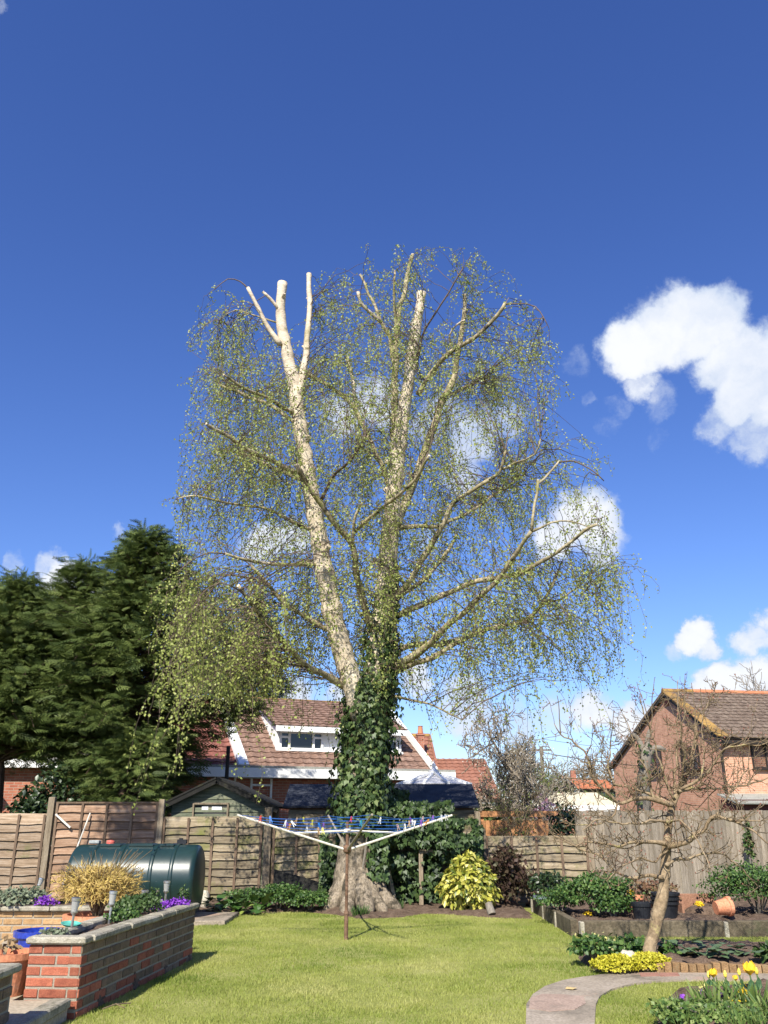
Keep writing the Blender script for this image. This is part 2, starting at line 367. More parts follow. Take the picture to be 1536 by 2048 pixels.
def BRICKMAT(name, c1, c2, mortar, rough=.9, spots=None, bw=.225, rh=.075):
    m, N, L, b = mat_base(name)
    tc = N.new('ShaderNodeTexCoord'); sp = N.new('ShaderNodeSeparateXYZ'); L.new(tc.outputs['Object'], sp.inputs[0])
    ad = N.new('ShaderNodeMath'); L.new(sp.outputs[0], ad.inputs[0]); L.new(sp.outputs[1], ad.inputs[1]); cb = N.new('ShaderNodeCombineXYZ'); L.new(ad.outputs[0], cb.inputs[0]); L.new(sp.outputs[2], cb.inputs[1])
    br = N.new('ShaderNodeTexBrick'); L.new(cb.outputs[0], br.inputs[0]); br.inputs['Scale'].default_value = 1; br.inputs['Brick Width'].default_value = bw; br.inputs['Row Height'].default_value = rh
    br.inputs['Mortar Size'].default_value = .007; br.inputs['Mortar Smooth'].default_value = .2; br.inputs['Color1'].default_value = c4(c1); br.inputs['Color2'].default_value = c4(c2); br.inputs['Mortar'].default_value = c4(mortar)
    n = N.new('ShaderNodeTexNoise'); n.inputs['Scale'].default_value = 3.6; n.inputs['Detail'].default_value = 10; n.inputs['Roughness'].default_value = .72; L.new(tc.outputs['Object'], n.inputs[0])
    mr = N.new('ShaderNodeMapRange'); mr.inputs['From Min'].default_value = .25; mr.inputs['From Max'].default_value = .75; mr.inputs['To Min'].default_value = .7; mr.inputs['To Max'].default_value = 1.3; L.new(n.outputs[0], mr.inputs[0])
    sc = N.new('ShaderNodeVectorMath'); sc.operation = 'SCALE'; L.new(br.outputs[0], sc.inputs[0]); L.new(mr.outputs[0], sc.inputs['Scale']); L.new(sc.outputs[0], b.inputs['Base Color'])
    bp = N.new('ShaderNodeBump'); bp.inputs['Strength'].default_value = .5; bp.inputs['Distance'].default_value = .01; bp.invert = True; L.new(br.outputs['Fac'], bp.inputs['Height']); L.new(bp.outputs[0], b.inputs['Normal'])
    b.inputs['Roughness'].default_value = rough; b.inputs['Specular IOR Level'].default_value = .2
    return m
def GLASS(name, col=(.02, .025, .03)):
    m, N, L, b = mat_base(name); b.inputs['Base Color'].default_value = c4(col); b.inputs['Roughness'].default_value = .06; b.inputs['Specular IOR Level'].default_value = .6
    return m

X = {}
X['brick_red'] = M('red_brick', [(.25, .075, .045), (.33, .105, .06), (.38, .135, .08)], 14, .9, .5, rand=.22)
X['brick_brown'] = M('weathered_brick', [(.14, .10, .065), (.20, .14, .09), (.27, .17, .11)], 12, .95, .6, rand=.22, spots=[((.11, .11, .065), 6, .58, .2)])
X['brick_yellow'] = M('yellow_brick', [(.32, .185, .085), (.40, .25, .12), (.46, .31, .165)], 12, .9, .5, rand=.18, spots=[((.25, .2, .13), 9, .58, .15)])
X['mortar'] = M('mortar', [(.29, .25, .195), (.38, .34, .27)], 20, .95, .5, spots=[((.16, .15, .11), 5, .55, .2)])
X['mortar_dark'] = M('weathered_mortar', [(.26, .235, .18), (.36, .33, .26)], 20, .95, .5)
X['coping'] = M('stone_coping', [(.20, .18, .14), (.32, .29, .22), (.40, .37, .30)], 9, .95, .6, rand=.15, spots=[((.10, .10, .06), 8, .54, .15), ((.48, .46, .38), 20, .62, .1)])
X['concrete'] = M('concrete', [(.22, .185, .14), (.30, .25, .19), (.37, .31, .245)], 2.4, .95, .4, bscale=45, spots=[((.105, .088, .066), 1.5, .50, .14), ((.36, .25, .185), .9, .56, .07), ((.08, .068, .05), 14, .66, .05)])
X['bedwall'] = M('mossy_concrete', [(.06, .047, .03), (.105, .085, .055), (.16, .13, .088)], 5, .95, .5, rand=.2, spots=[((.055, .065, .03), 4, .55, .2)])
X['soil'] = M('soil', [(.07, .045, .03), (.12, .08, .055), (.17, .12, .085)], 9, 1, 1.0, bscale=60, fine=.4)
X['lawn'] = M('lawn_thatch', [(.16, .185, .035), (.24, .25, .065), (.32, .31, .11)], 1.6, 1, .6, bscale=80, fine=.35)
X['field'] = M('rough_ground', [(.08, .09, .03), (.12, .12, .05)], .5, 1, .3)
X['patio'] = M('patio_slab', [(.30, .25, .18), (.40, .34, .25)], 4, .95, .3, rand=.1)
X['board'] = M('weathered_board', [(.17, .115, .07), (.29, .21, .14), (.40, .32, .24)], 2.2, .9, .5, stretch=(.8, 6, 14), rand=.36, spots=[((.13, .13, .05), 1.6, .60, .15)])
X['board_tan'] = M('brown_board', [(.19, .115, .07), (.29, .18, .115), (.38, .27, .19)], 2.2, .9, .5, stretch=(.8, 6, 14), rand=.34)
X['board_mossy'] = M('mossy_board', [(.14, .105, .07), (.25, .20, .13), (.36, .30, .21)], 2.2, .9, .5, stretch=(.8, 6, 14), rand=.38, spots=[((.15, .155, .045), 1.8, .50, .16), ((.06, .05, .04), 2.4, .58, .12)])
X['board_grey'] = M('silvered_board', [(.15, .125, .09), (.225, .19, .145), (.30, .26, .205)], 2, .9, .5, stretch=(14, 6, .8), rand=.2, spots=[((.15, .15, .08), 1.3, .62, .2)])
X['post'] = M('post_wood', [(.15, .115, .075), (.24, .19, .13), (.30, .25, .18)], 4, .9, .5, stretch=(8, 8, .8), rand=.2)
X['batten'] = M('batten_wood', [(.13, .085, .055), (.20, .14, .095)], 4, .9, .4, stretch=(8, 8, .8), rand=.2)
X['orange_board'] = M('stained_board', [(.50, .235, .10), (.58, .29, .13)], 3, .8, .3, stretch=(8, 8, .7), rand=.15)
X['felt'] = M('roof_felt', [(.022, .025, .038), (.035, .04, .055), (.06, .065, .08)], 3, .85, .4, bscale=50, spots=[((.16, .15, .12), 14, .66, .06)])
X['felt_dark'] = M('dark_felt', [(.012, .012, .011), (.022, .021, .018)], 5, .95, .4, spots=[((.05, .05, .025), 4, .56, .2)])
X['green_wood'] = M('green_shed_board', [(.085, .105, .07), (.14, .155, .105), (.22, .215, .15)], 2.5, .9, .4, stretch=(.8, 6, 10), rand=.15, spots=[((.19, .17, .06), 2.6, .56, .15)])
X['white'] = M('white_paint', [(.74, .74, .72), (.82, .82, .80)], 2, .5, .05, fine=.04)
X['grey_trim'] = M('grey_flashing', [(.24, .24, .21), (.32, .32, .28)], 3, .8, .1)
X['glass'] = GLASS('window_glass')
X['tile_brown'] = M('brown_roof_tile', [(.14, .085, .062), (.20, .122, .09), (.27, .18, .14)], 2.6, .95, .3, bscale=14, fine=.3, spots=[((.33, .27, .20), 9, .62, .08), ((.30, .13, .05), 1.2, .62, .12)])
X['tile_red'] = M('red_roof_tile', [(.16, .055, .042), (.21, .080, .06), (.26, .13, .10)], 2.6, .95, .3, bscale=14, fine=.3, spots=[((.36, .28, .22), 11, .60, .08)])
X['tile_grey'] = M('grey_brown_tile', [(.095, .066, .048), (.15, .110, .082), (.21, .165, .125)], 2.6, .95, .3, bscale=14, fine=.4, spots=[((.34, .30, .25), 12, .62, .07)])
X['tile_dark'] = M('dark_roof_tile', [(.07, .058, .048), (.11, .092, .075)], 2.6, .95, .3, bscale=14, spots=[((.22, .19, .15), 10, .64, .07)])
X['tile_lichen'] = M('lichen_tile', [(.15, .10, .06), (.27, .16, .05), (.36, .23, .06)], 3, .95, .3, bscale=20, rand=.3, spots=[((.13, .10, .075), 5, .55, .1)])
X['tile_pan'] = M('terracotta_pantile', [(.20, .085, .055), (.26, .115, .075), (.30, .14, .095)], 1.5, .95, .2, bscale=10, fine=.2)
X['tile_orange'] = M('orange_tile', [(.42, .16, .08), (.5, .2, .1)], 2, .9, .2)
X['house_brick'] = BRICKMAT('house_brick', (.40, .16, .10), (.30, .10, .062), (.36, .27, .21))
X['pink_brick'] = BRICKMAT('pink_house_brick', (.60, .32, .20), (.48, .23, .14), (.54, .41, .31))
X['cream'] = M('cream_render', [(.62, .55, .40), (.68, .61, .46)], 2, .8, .1)
X['dark_trim'] = M('dark_trim', [(.02, .016, .013), (.035, .028, .022)], 3, .6, .1)
X['bark_birch'] = M('birch_bark', [(.36, .29, .20), (.56, .47, .35), (.66, .58, .45)], 1.8, .8, .4, stretch=(1.5, 1.5, 3.2), bscale=14, fine=.22, spots=[((.075, .062, .045), 2.6, .615, .05), ((.27, .24, .11), 1.3, .58, .16)])
X['bark_old'] = M('furrowed_bark', [(.11, .088, .062), (.21, .17, .12), (.32, .265, .20)], 7, .95, 1.0, stretch=(1.6, 1.6, .7), bscale=26, fine=.45, spots=[((.05, .042, .028), 5, .52, .12)])
X['bark_limb'] = M('mossy_birch_limb', [(.16, .132, .078), (.31, .26, .155), (.47, .405, .28)], 3.5, .9, .6, bscale=16, fine=.4, spots=[((.20, .19, .045), 2.2, .54, .14), ((.045, .038, .03), 5, .55, .08)])
X['twig'] = M('dark_twig', [(.10, .072, .055), (.17, .125, .092)], 3, .9, .0)
X['cut'] = M('fresh_cut_wood', [(.62, .52, .36), (.72, .62, .46)], 8, .9, .1)
X['bark_apple'] = M('lichened_apple_bark', [(.15, .105, .06), (.24, .175, .105), (.32, .245, .155)], 6, .95, .6, bscale=30, fine=.3, spots=[((.38, .34, .13), 7, .58, .12)])
X['bark_twig'] = M('pale_twig', [(.13, .095, .055), (.22, .165, .10)], 6, .95, .2, spots=[((.12, .07, .05), 2, .6, .1)])
X['bark_conifer'] = M('conifer_bark', [(.07, .045, .03), (.12, .08, .055)], 5, .95, .5)
X['bark_grey'] = M('grey_bark', [(.14, .12, .095), (.22, .195, .16)], 3, .95, .3)
X['metal'] = M('brushed_steel', [(.55, .54, .51), (.66, .65, .62)], 6, .32, .02, metal=.9, fine=.05)
X['rust'] = M('rusty_tube', [(.09, .05, .03), (.15, .085, .05), (.21, .13, .085)], 10, .8, .3, fine=.3)
X['arm_white'] = M('weathered_white_tube', [(.55, .51, .43), (.68, .65, .57)], 8, .6, .05, spots=[((.32, .25, .17), 12, .6, .1)])
X['arm_grey'] = M('dull_steel_tube', [(.22, .19, .14), (.32, .28, .21)], 8, .6, .1)
X['line_blue'] = M('blue_line', [(.02, .09, .32), (.03, .13, .42)], 5, .6, 0)
X['tank'] = M('dark_green_plastic', [(.008, .024, .024), (.012, .034, .034)], 2, .36, .03, fine=.1, spec=.5, spots=[((.30, .33, .31), 13, .71, .03)])
X['terracotta'] = M('terracotta', [(.46, .17, .085), (.56, .23, .12), (.60, .29, .17)], 5, .85, .1, rand=.1, spots=[((.45, .32, .22), 7, .64, .1)])
X['black_plastic'] = M('black_plastic', [(.012, .013, .016), (.022, .024, .028)], 5, .45, .05, spots=[((.10, .09, .075), 8, .62, .12)])
X['blue_glaze'] = M('blue_glaze', [(.012, .03, .26), (.02, .05, .36)], 4, .2, .03, spec=.6)
X['stone'] = M('pale_stone', [(.34, .30, .22), (.50, .46, .37), (.60, .56, .47)], 7, .95, .6)

# ------------------------------------------------------------------ the setting: ground, lawn, path, beds
def xy(p): return (p.x, p.y)
def sheet(name, poly, z, mat, thick=.03, sub=None):
    o = obj(name, MB().prism(poly, z - thick, z), mat); o['kind'] = 'structure'; return o
def ccw(p):
    a = sum(p[i][0] * p[(i + 1) % len(p)][1] - p[(i + 1) % len(p)][0] * p[i][1] for i in range(len(p)))
    return p if a > 0 else p[::-1]
tag(obj('ground', MB().add([(-700, -60, -.05), (700, -60, -.05), (700, 1300, -.05), (-700, 1300, -.05)], [(0, 1, 2, 3)]), X['field']), 'rough ground stretching away beyond the garden fences', 'ground', kind='structure')
lawn_poly = [(-3.2, 1.0), (9.5, 1.0), (9.5, 15.4), (-3.2, 16.6)]
tag(sheet('lawn', lawn_poly, 0.0, X['lawn']), 'mown lawn between the brick planter and the curved path', 'lawn', kind='structure')

pl = [(1050, 2110), (1052, 2048), (1053, 2012), (1066, 1992), (1090, 1976), (1125, 1964), (1165, 1957), (1205, 1952), (1260, 1949), (1330, 1947), (1440, 1949), (1560, 1951), (1700, 1953)]
pr = [(1185, 2110), (1190, 2048), (1192, 2012), (1200, 1996), (1225, 1981), (1265, 1971), (1320, 1965), (1390, 1963), (1470, 1963), (1560, 1964), (1700, 1965)]
path_poly = ccw([xy(G(u, v)) for u, v in pl] + [xy(G(u, v)) for u, v in pr[::-1]])
tag(sheet('path', path_poly, 0.016, X['concrete'], .04), 'curved concrete garden path running round the corner of the lawn', 'path', kind='structure')

pth_o = SC.objects['path']
pk = ccw([xy(G(u, v)) for u, v in [(1058, 2022), (1062, 2000), (1085, 1993), (1130, 1994), (1168, 1998), (1172, 2012), (1150, 2024), (1100, 2028)]])
obj('repair_patch', MB().prism(pk, .005, .0205), M('pink_concrete', [(.30, .215, .165), (.38, .28, .22)], 5, .95, .4, bscale=50, spots=[((.2, .16, .125), 4, .56, .15)]), pth_o)
for i, (a, b) in enumerate(((1279, 1316), (1318, 1356))): obj('paving_slab', MB().prism(ccw([xy(G(u, v)) for u, v in [(a, 1950), (b, 1949.6), (b + 4, 1956), (a + 3, 1957)]]), .005, .0205), M('red_paving', [(.27, .13, .095), (.33, .175, .13)], 7, .95, .3), pth_o)
def mound(name, poly, z, mat, amp, n=26, edge=.18, label=None):
    """soil: a lumpy low mound over a plan polygon"""
    poly = np.array(ccw(poly)); lo = poly.min(0); hi = poly.max(0); d = (hi - lo).max() / n
    gx = np.arange(lo[0], hi[0] + d, d); gy = np.arange(lo[1], hi[1] + d, d); Xg, Yg = np.meshgrid(gx, gy)
    ins = inside(poly, Xg, Yg)
    dist = np.full(Xg.shape, 9.0)
    for i in range(len(poly)):
        a = poly[i]; b = poly[(i + 1) % len(poly)]; ab = b - a; t = np.clip(((Xg - a[0]) * ab[0] + (Yg - a[1]) * ab[1]) / (ab @ ab + 1e-9), 0, 1)
        dist = np.minimum(dist, np.hypot(Xg - a[0] - t * ab[0], Yg - a[1] - t * ab[1]))
    lump = np.array([[mnoise.fractal(Vector((x * 5, y * 5, 3.1)), 1, 2, 4) for x in gx] for y in gy])
    Z = np.where(ins, z * np.clip(dist / edge, .12, 1) + amp * lump * np.clip(dist / .1, 0, 1), -.04)
    V = np.stack([Xg, Yg, Z], -1).reshape(-1, 3); r, c = Xg.shape; i = np.arange(r - 1)[:, None] * c + np.arange(c - 1)[None]; F = np.stack([i, i + 1, i + c + 1, i + c], -1).reshape(-1, 4)
    keep = (ins.ravel()[F]).any(1); o = np_obj(name, V, F[keep], mat, smooth=True, kind='structure')
    if label: tag(o, label, 'soil')
    return o
back_front = [(385, 1852), (430, 1836), (520, 1826), (600, 1824), (650, 1828), (720, 1838), (800, 1836), (850, 1828), (930, 1832), (1000, 1837), (1045, 1838), (1072, 1838)]
border_poly = [xy(G(u, v)) for u, v in back_front] + [(2.44, 17.0), (-5, 17.0), (-5, 14.0)]
mound('border_soil', border_poly, .05, X['soil'], .05, 60, label='dark soil of the back border under the ivy and shrubs')
apple_poly = [xy(G(u, v)) for u, v in [(1150, 1900), (1185, 1893), (1250, 1894), (1330, 1893), (1430, 1895), (1560, 1898), (1700, 1900), (1700, 1946), (1560, 1944), (1440, 1943), (1330, 1942), (1250, 1950), (1200, 1945), (1160, 1925)]]
mound('apple_bed_soil', apple_poly, .09, X['soil'], .05, 60, .12, label='bare crumbly soil around the foot of the apple tree')
fl_poly = [xy(G(u, v)) for u, v in [(1315, 2060), (1312, 2020), (1335, 1998), (1380, 1985), (1450, 1980), (1560, 1978), (1700, 1980), (1700, 2110), (1330, 2110)]]
mound('flower_bed_soil', fl_poly, .07, X['soil'], .05, 50, .12, label='soil of the flower bed inside the bend of the path')

# patio and step beside the planter
pat = empty('patio', (-5, 7, 0)); tag(pat, 'raised concrete patio with a worn step beside the brick planter', 'patio', kind='structure')
obj('slab', MB().prism([(-9, 3), (-2.36, 3), (-2.36, 7.28), (-2.78, 7.28), (-2.78, 10.7), (-9, 10.7)], -.05, .13), X['patio'], pat)
for i in range(4):
    obj('step_edge', MB().bbox((-2.40, 3.9 + i * .96, .118), (.14, .93, .07), .012), X['coping'], pat)

# grass blades
def grass():
    n = 330000
    y = 6.3 + 9.9 * rng.random(n) ** 1.25; x = -2.6 + (rng.random(n)) * 8.6
    d = y * .94 + .3; ok = (np.abs(x) < d * .50)
    ok &= ~inside(path_poly, x, y) & ~inside(border_poly, x, y) & ~inside(apple_poly, x, y) & ~inside(fl_poly, x, y)
    wx = -2.30 + (y - 7.3) * .0897
    ok &= ~((x < wx + .0) & (y < 10.35)) & ~((y > 12.1) & (x > 2.38)) & (y < 16)
    x = x[ok]; y = y[ok]; n = len(x)
    clump = np.array([mnoise.noise(Vector((a * 2.3, b * 2.3, 0))) for a, b in zip(x[::1], y[::1])])
    h = (.020 + .022 * rng.random(n)) * (1 + .45 * clump); 
    P = np.stack([x, y, np.full(n, -.002)], -1); D = rdir(n) * np.array([.75, .75, 0]) + np.array([0, 0, 1.0]); Nn = rdir(n)
    tv = T_([(-.11, 0, 0), (.11, 0, 0), (0, 1, 0)], [(0, 1, 2)])
    V, F, r = scatter(P, D, Nn, h * .8, tv)
    o = np_obj('lawn_grass', V, F, X['grass'], rnd=r, kind='stuff')
    tag(o, 'short mown spring grass with paler yellowish patches', 'grass')
X['grass'] = LEAF('grass_blade', [(.11, .175, .02), (.24, .295, .05), (.37, .39, .10), (.50, .47, .19)], .6, .35, patch=(.8, .75))
grass()

# fallen leaf on the path
lp = G(1143, 1978, .02)
o = np_obj('fallen_leaf', np.array([(0, -.05, .005), (.05, -.01, .012), (.03, .05, .004), (-.03, .045, .012), (-.055, 0, .002)]), np.array([(0, 1, 2), (0, 2, 3), (0, 3, 4)]), M('dry_leaf', [(.5, .36, .16), (.6, .45, .2)], 8))
o.location = lp; tag(o, 'dry pale yellow leaf lying alone on the concrete path', 'leaf')

# ------------------------------------------------------------------ brick planter
def brick_mesh(name, mat, L=.207, Wd=.10, H=.059):
    me = mesh_of(name, MB().bbox((0, 0, 0), (L, Wd, H), .005)); me.materials.append(mat); return me
BR = {k: brick_mesh('brick_' + k, X['brick_' + k]) for k in ('red', 'brown', 'yellow')}
HB = {k: brick_mesh('half_brick_' + k, X['brick_' + k], .1025) for k in ('red', 'brown', 'yellow')}
def brick_run(parent, p0, p1, z0, courses, pick, phase=0):
    """stretcher bond from p0 to p1 (plan), outer face on the right-hand side of the direction of travel"""
    p0 = Vector((*p0, 0)); p1 = Vector((*p1, 0)); d = (p1 - p0); Lw = d.length; d.normalize(); nrm = Vector((d.y, -d.x, 0)); ang = math.atan2(d.y, d.x)
    base = offs(parent); ctr = (p0 + p1) / 2 - nrm * .056; H = courses * .075
    m = MB(); m.box((ctr.x, ctr.y, z0 + H / 2), (Lw - .004, .096, H - .004), ang); obj('mortar', m, pick(-1, 0), parent)
    for c in range(courses):
        z = z0 + c * .075 + .0375; x = 0.0; half = (c + phase) % 2 == 1; first = half
        while x < Lw - .06:
            L_ = .1025 if first else .215; first = False
            if x + L_ > Lw: L_ = Lw - x
            k = pick(c, x / Lw); me = HB[k] if L_ < .15 else BR[k]; full = .1025 if L_ < .15 else .215
            q = p0 + d * (x + L_ / 2) - nrm * (.05 + random.uniform(-.002, .003)); 
            shared('brick', me, parent, q + Vector((0, 0, z)) - base, ang + random.uniform(-.006, .006), (L_ / full, 1, 1)); x += L_ + .0105
PA, PB, PC, PD = (-2.72, 7.33), (-2.30, 7.30), (-2.04, 10.2), (-2.62, 10.3)
plt = empty('brick_planter', (-2.4, 8.7, 0)); tag(plt, 'long low brick planter with stone coping beside the lawn', 'planter')
def pick_side(c, t):
    if c < 0: return X['mortar_dark']
    if t < .05: return 'red' if random.random() < .7 else 'brown'
    p = .16 + (.35 if (.40 < t < .58 and c > 2) else 0) + (.45 if c < 2 else 0)
    return 'red' if random.random() < p else 'brown'
brick_run(plt, PB, PC, -.02, 7, pick_side)
brick_run(plt, (PA[0], PA[1]), (PB[0] - .012, PB[1]), -.02, 7, lambda c, t: X['mortar'] if c < 0 else 'red', 1)
brick_run(plt, (PC[0] - .01, PC[1] + .0), PD, -.02, 7, pick_side)
brick_run(plt, (-2.60, 10.2), (-2.70, 7.45), -.02, 7, pick_side)
def coping(parent, p0, p1, z, wd, n, side=0.0):
    p0 = Vector((*p0, z)); p1 = Vector((*p1, z)); d = p1 - p0; ang = math.atan2(d.y, d.x); nrm = Vector((d.y, -d.x, 0)).normalized()
    for i in range(n):
        a = p0 + d * (i / n); b = p0 + d * ((i + 1) / n); c = (a + b) / 2 + nrm * (side + random.uniform(-.006, .006))
        m = MB(); m.bbox((c.x, c.y, z + random.uniform(-.003, .003)), ((b - a).length - .008, wd, .052), .012, ang + random.uniform(-.012, .012)); obj('coping_stone', m, X['coping'], parent)
coping(plt, (-2.283, 7.42), (PC[0] + .01, PC[1]), .530, .15, 7, -.045)
coping(plt, (-2.74, 7.345), (PB[0] + .03, PB[1] + .015), .532, .15, 1, -.03)
coping(plt, (-2.61, 10.1), (-2.69, 7.45), .529, .13, 6, -.045)
mound('planter_soil', [(-2.66, 7.40), (-2.34, 7.38), (-2.1, 10.1), (-2.55, 10.15)], .50, X['soil'], .04, 40, .001, label='dark soil filling the narrow brick planter')
# yellow brick bed at the back of the patio
yb = empty('yellow_brick_planter', (-4, 10.9, 0)); tag(yb, 'yellow brick planter wall at the back of the patio', 'planter')
brick_run(yb, (-6.6, 10.8), (-2.75, 10.8), .12, 4, lambda c, t: X['mortar'] if c < 0 else 'yellow')
coping(yb, (-6.6, 10.80), (-2.7, 10.80), .446, .17, 7, -.03)
mound('yellow_bed_soil', [(-6.6, 10.9), (-2.75, 10.9), (-2.7, 11.8), (-6.6, 11.8)], .42, X['soil'], .04, 30, .001, label='soil behind the yellow brick wall')
# end of the other wall by the step
w2 = empty('step_wall', (-2.7, 6.1, 0)); tag(w2, 'dark weathered brick wall end with a broken stone cap by the step', 'wall')
brick_run(w2, (-2.46, 5.6), (-2.46, 6.42), .0, 6, lambda c, t: X['mortar_dark'] if c < 0 else ('red' if random.random() < .35 else 'brown'))
brick_run(w2, (-2.47, 6.42), (-3.6, 6.42), .0, 6, lambda c, t: X['mortar_dark'] if c < 0 else ('red' if random.random() < .35 else 'brown'))
coping(w2, (-2.50, 5.6), (-2.50, 6.44), .472, .16, 2, 0)
coping(w2, (-2.60, 6.37), (-3.6, 6.37), .470, .16, 2, 0)

# ------------------------------------------------------------------ raised bed on the right, concrete boards
rb = empty('raised_bed', (2.45, 12.1, 0)); tag(rb, 'raised bed edged with dark mossy concrete boards', 'raised bed')
ys = [12.13, 13.2, 14.2, 15.25]
for a, b in zip(ys[:-1], ys[1:]):
    obj('concrete_board', MB().bbox((2.45 + random.uniform(-.01, .01), (a + b) / 2, .085), (.09, b - a - .03, .23), .01, random.uniform(-.01, .01)), X['bedwall'], rb)
    obj('joint_post', MB().bbox((2.44, b, .08), (.12, .05, .22), .008), X['coping'], rb)
xs = [2.5, 4.35, 6.15, 8.0]
for a, b in zip(xs[:-1], xs[1:]):
    obj('concrete_board', MB().bbox(((a + b) / 2, 12.12, .08), (b - a - .04, .09, .22), .01, random.uniform(-.008, .008)), X['bedwall'], rb)
    obj('joint_post', MB().bbox((a - .0 if a > 2.6 else 2.52, 12.10, .075), (.05, .12, .21), .008), X['coping'], rb)
mound('raised_bed_soil', [(2.5, 12.17), (8.0, 12.17), (8.0, 15.5), (2.5, 16.6)], .17, X['soil'], .07, 50, .02, label='dark soil inside the raised concrete edged bed')
# brick on edge along the path
ed = empty('brick_edging', (4, 9.4, 0)); tag(ed, 'row of yellow bricks on end edging the apple bed', 'edging')
ecol = brick_mesh('edging_brick', M('edging_brick', [(.17, .105, .05), (.25, .15, .07), (.30, .20, .10)], 9, .9, .5, rand=.3, spots=[((.2, .16, .09), 7, .58, .15)]), .066, .09, .15)
e0 = G(1322, 1949); e1 = G(1700, 1951); k = 0
n_ = int((e1 - e0).length / .076)
for i in range(n_):
    q = e0 + (e1 - e0) * (i / n_); shared('brick', ecol, ed, Vector((q.x, q.y + .055,   .018 + random.uniform(-.012, .012))) - offs(ed), random.uniform(-.05, .05), ry=random.uniform(-.04, .04))

# ------------------------------------------------------------------ fences
FY = 16.8
def FX(u): return (u - 768) / FPX * (FY * math.cos(PITCH))
fen = empty('lap_fence', (-3, FY, 0)); tag(fen, 'weathered horizontal lap fence along the back of the garden', 'fence')
def lap_board(w, h, seed):
    r = random.Random(seed); m = MB(); n = 12; vs = []
    for i in range(n + 1):
        x = -w / 2 + w * i / n; wob = r.uniform(-.012, .012) + .012 * math.sin(i * .7 + seed)
        vs += [(x, -.004, -h / 2 + wob), (x, -.024, -h / 2 + wob + .004), (x, .004, h / 2), (x, .012, h / 2)]
    fs = []
    for i in range(n):
        a = 4 * i; b = a + 4
        fs += [(a, b, b + 1, a + 1), (a + 1, b + 1, b + 2, a + 2), (a + 2, b + 2, b + 3, a + 3), (a + 3, b + 3, b, a)]
    fs += [(0, 1, 2, 3), (4 * n + 3, 4 * n + 2, 4 * n + 1, 4 * n)]
    return m.add(vs, fs)
def lap_panel(u0, u1, top, bot, mat, nb, tilt=0.0, y=FY, battens=4):
    x0, x1 = FX(u0), FX(u1); w = x1 - x0; p = empty('fence_panel', ((x0 + x1) / 2 - fen.location.x, y - FY, 0), 0, fen); p.rotation_euler = (0, tilt, 0)
    h = (top - bot) / nb; meshes = []
    for s in range(3):
        me = mesh_of('lap_board', lap_board(w, h * 1.28, s + nb)); me.materials.append(mat); meshes.append(me)
    for i in range(nb):
        shared('board', meshes[i % 3], p, (0, random.uniform(-.004, .004), bot + h * (i + .5)), math.pi if False else 0, rx=R(-4.5), ry=random.uniform(-.006, .006))
    if nb == 11: obj('top_rail', MB().box((0, -.01, top + .012), (w, .06, .03)), X['batten'], p, local=True)
    for i in range(battens + 1):
        x = -w / 2 + .03 + (w - .06) * i / battens
        obj('batten', MB().box((x, -.034, (top + bot) / 2), (.042, .022, top - bot), ry=random.uniform(-.008, .008)), X['batten'], p, local=True)
lap_panel(-330, -125, 1.50, .05, X['board'], 10)
lap_panel(-118, 93, 1.50, .05, X['board'], 10, .004)
lap_panel(110, 317, 1.69, .08, X['board_tan'], 11)
lap_panel(327, 527, 1.44, .03, X['board_mossy'], 10)
lap_panel(547, 735, 1.25, .03, X['board_mossy'], 9, -.01)
lap_panel(741, 960, 1.18, .03, X['board_mossy'], 9)
lap_panel(968, 1172, 1.11, .05, X['board_mossy'], 8)
for u, h, w in ((-121, 1.7, .1), (101, 1.80, .11), (322, 1.76, .10), (537, 1.62, .13), (739, 1.35, .1), (964, 1.25, .1), (1176, 1.3, .1)):
    obj('post', MB().bbox((FX(u), FY - .02, h / 2), (w, .1, h), .01), X['post'], fen)
obj('brace', MB().beam((FX(113), FY - .07, 1.50), (FX(145), FY - .07, 1.27), .035, .03), X['arm_white'], fen)
# loose cane leaning against the brown panel
obj('garden_cane', MB().tube([G(158, 1800) * 0 + Vector((FX(160), FY - .55, .3)), (FX(181), FY - .06, 1.52)], .014, 6), X['arm_white'], origin=(FX(160), FY - .55, .3)); tag(bpy.context.scene.objects['garden_cane'], 'pale cane leaning against the brown fence panel behind the tank', 'cane')
# dark sheet propped on its edge against the fence by the tree
obj('leaning_board', MB().slab([W(548, 1738, 16.6), (-1.95, 16.35, .02), (-.85, 16.25, .02), W(668, 1772, 16.5)], .03), X['felt_dark'], origin=(-1.4, 16.35, 0)); tag(bpy.context.scene.objects['leaning_board'], 'dark sheet leaning against the fence left of the birch', 'board')

bf = empty('board_fence', (5, 16, 0)); tag(bf, 'silvered grey fence of upright boards behind the raised bed', 'fence')
b0 = Vector((W(1148, 1612, 17.0).x, 17.0, 0)); b1 = Vector((9.6, 14.7, 0)); bd = (b1 - b0).normalized(); ba = math.atan2(bd.y, bd.x); nbd = int((b1 - b0).length / .105)
bm_ = []
for s in range(3):
    m = MB().bbox((0, 0, .79), (.112, .018, 1.56), .004); me = mesh_of('upright_board', m); me.materials.append(X['board_grey']); bm_.append(me)
for i in range(nbd):
    q = b0 + bd * (i * .105 + .05)
    shared('board', bm_[i % 3], bf, q + Vector((0, -.012 if i % 2 else .012, random.uniform(-.02, .012) - .02 * i / nbd)) - offs(bf), ba + random.uniform(-.05, .05), ry=random.uniform(-.006, .006))
nn = Vector((-bd.y, bd.x, 0))
for z in (.4, 1.25):
    q0 = b0 + nn * .05 + Vector((0, 0, z)); q1 = b1 + nn * .05 + Vector((0, 0, z)); obj('rail', MB().beam(q0, q1, .04, .08), X['post'], bf)
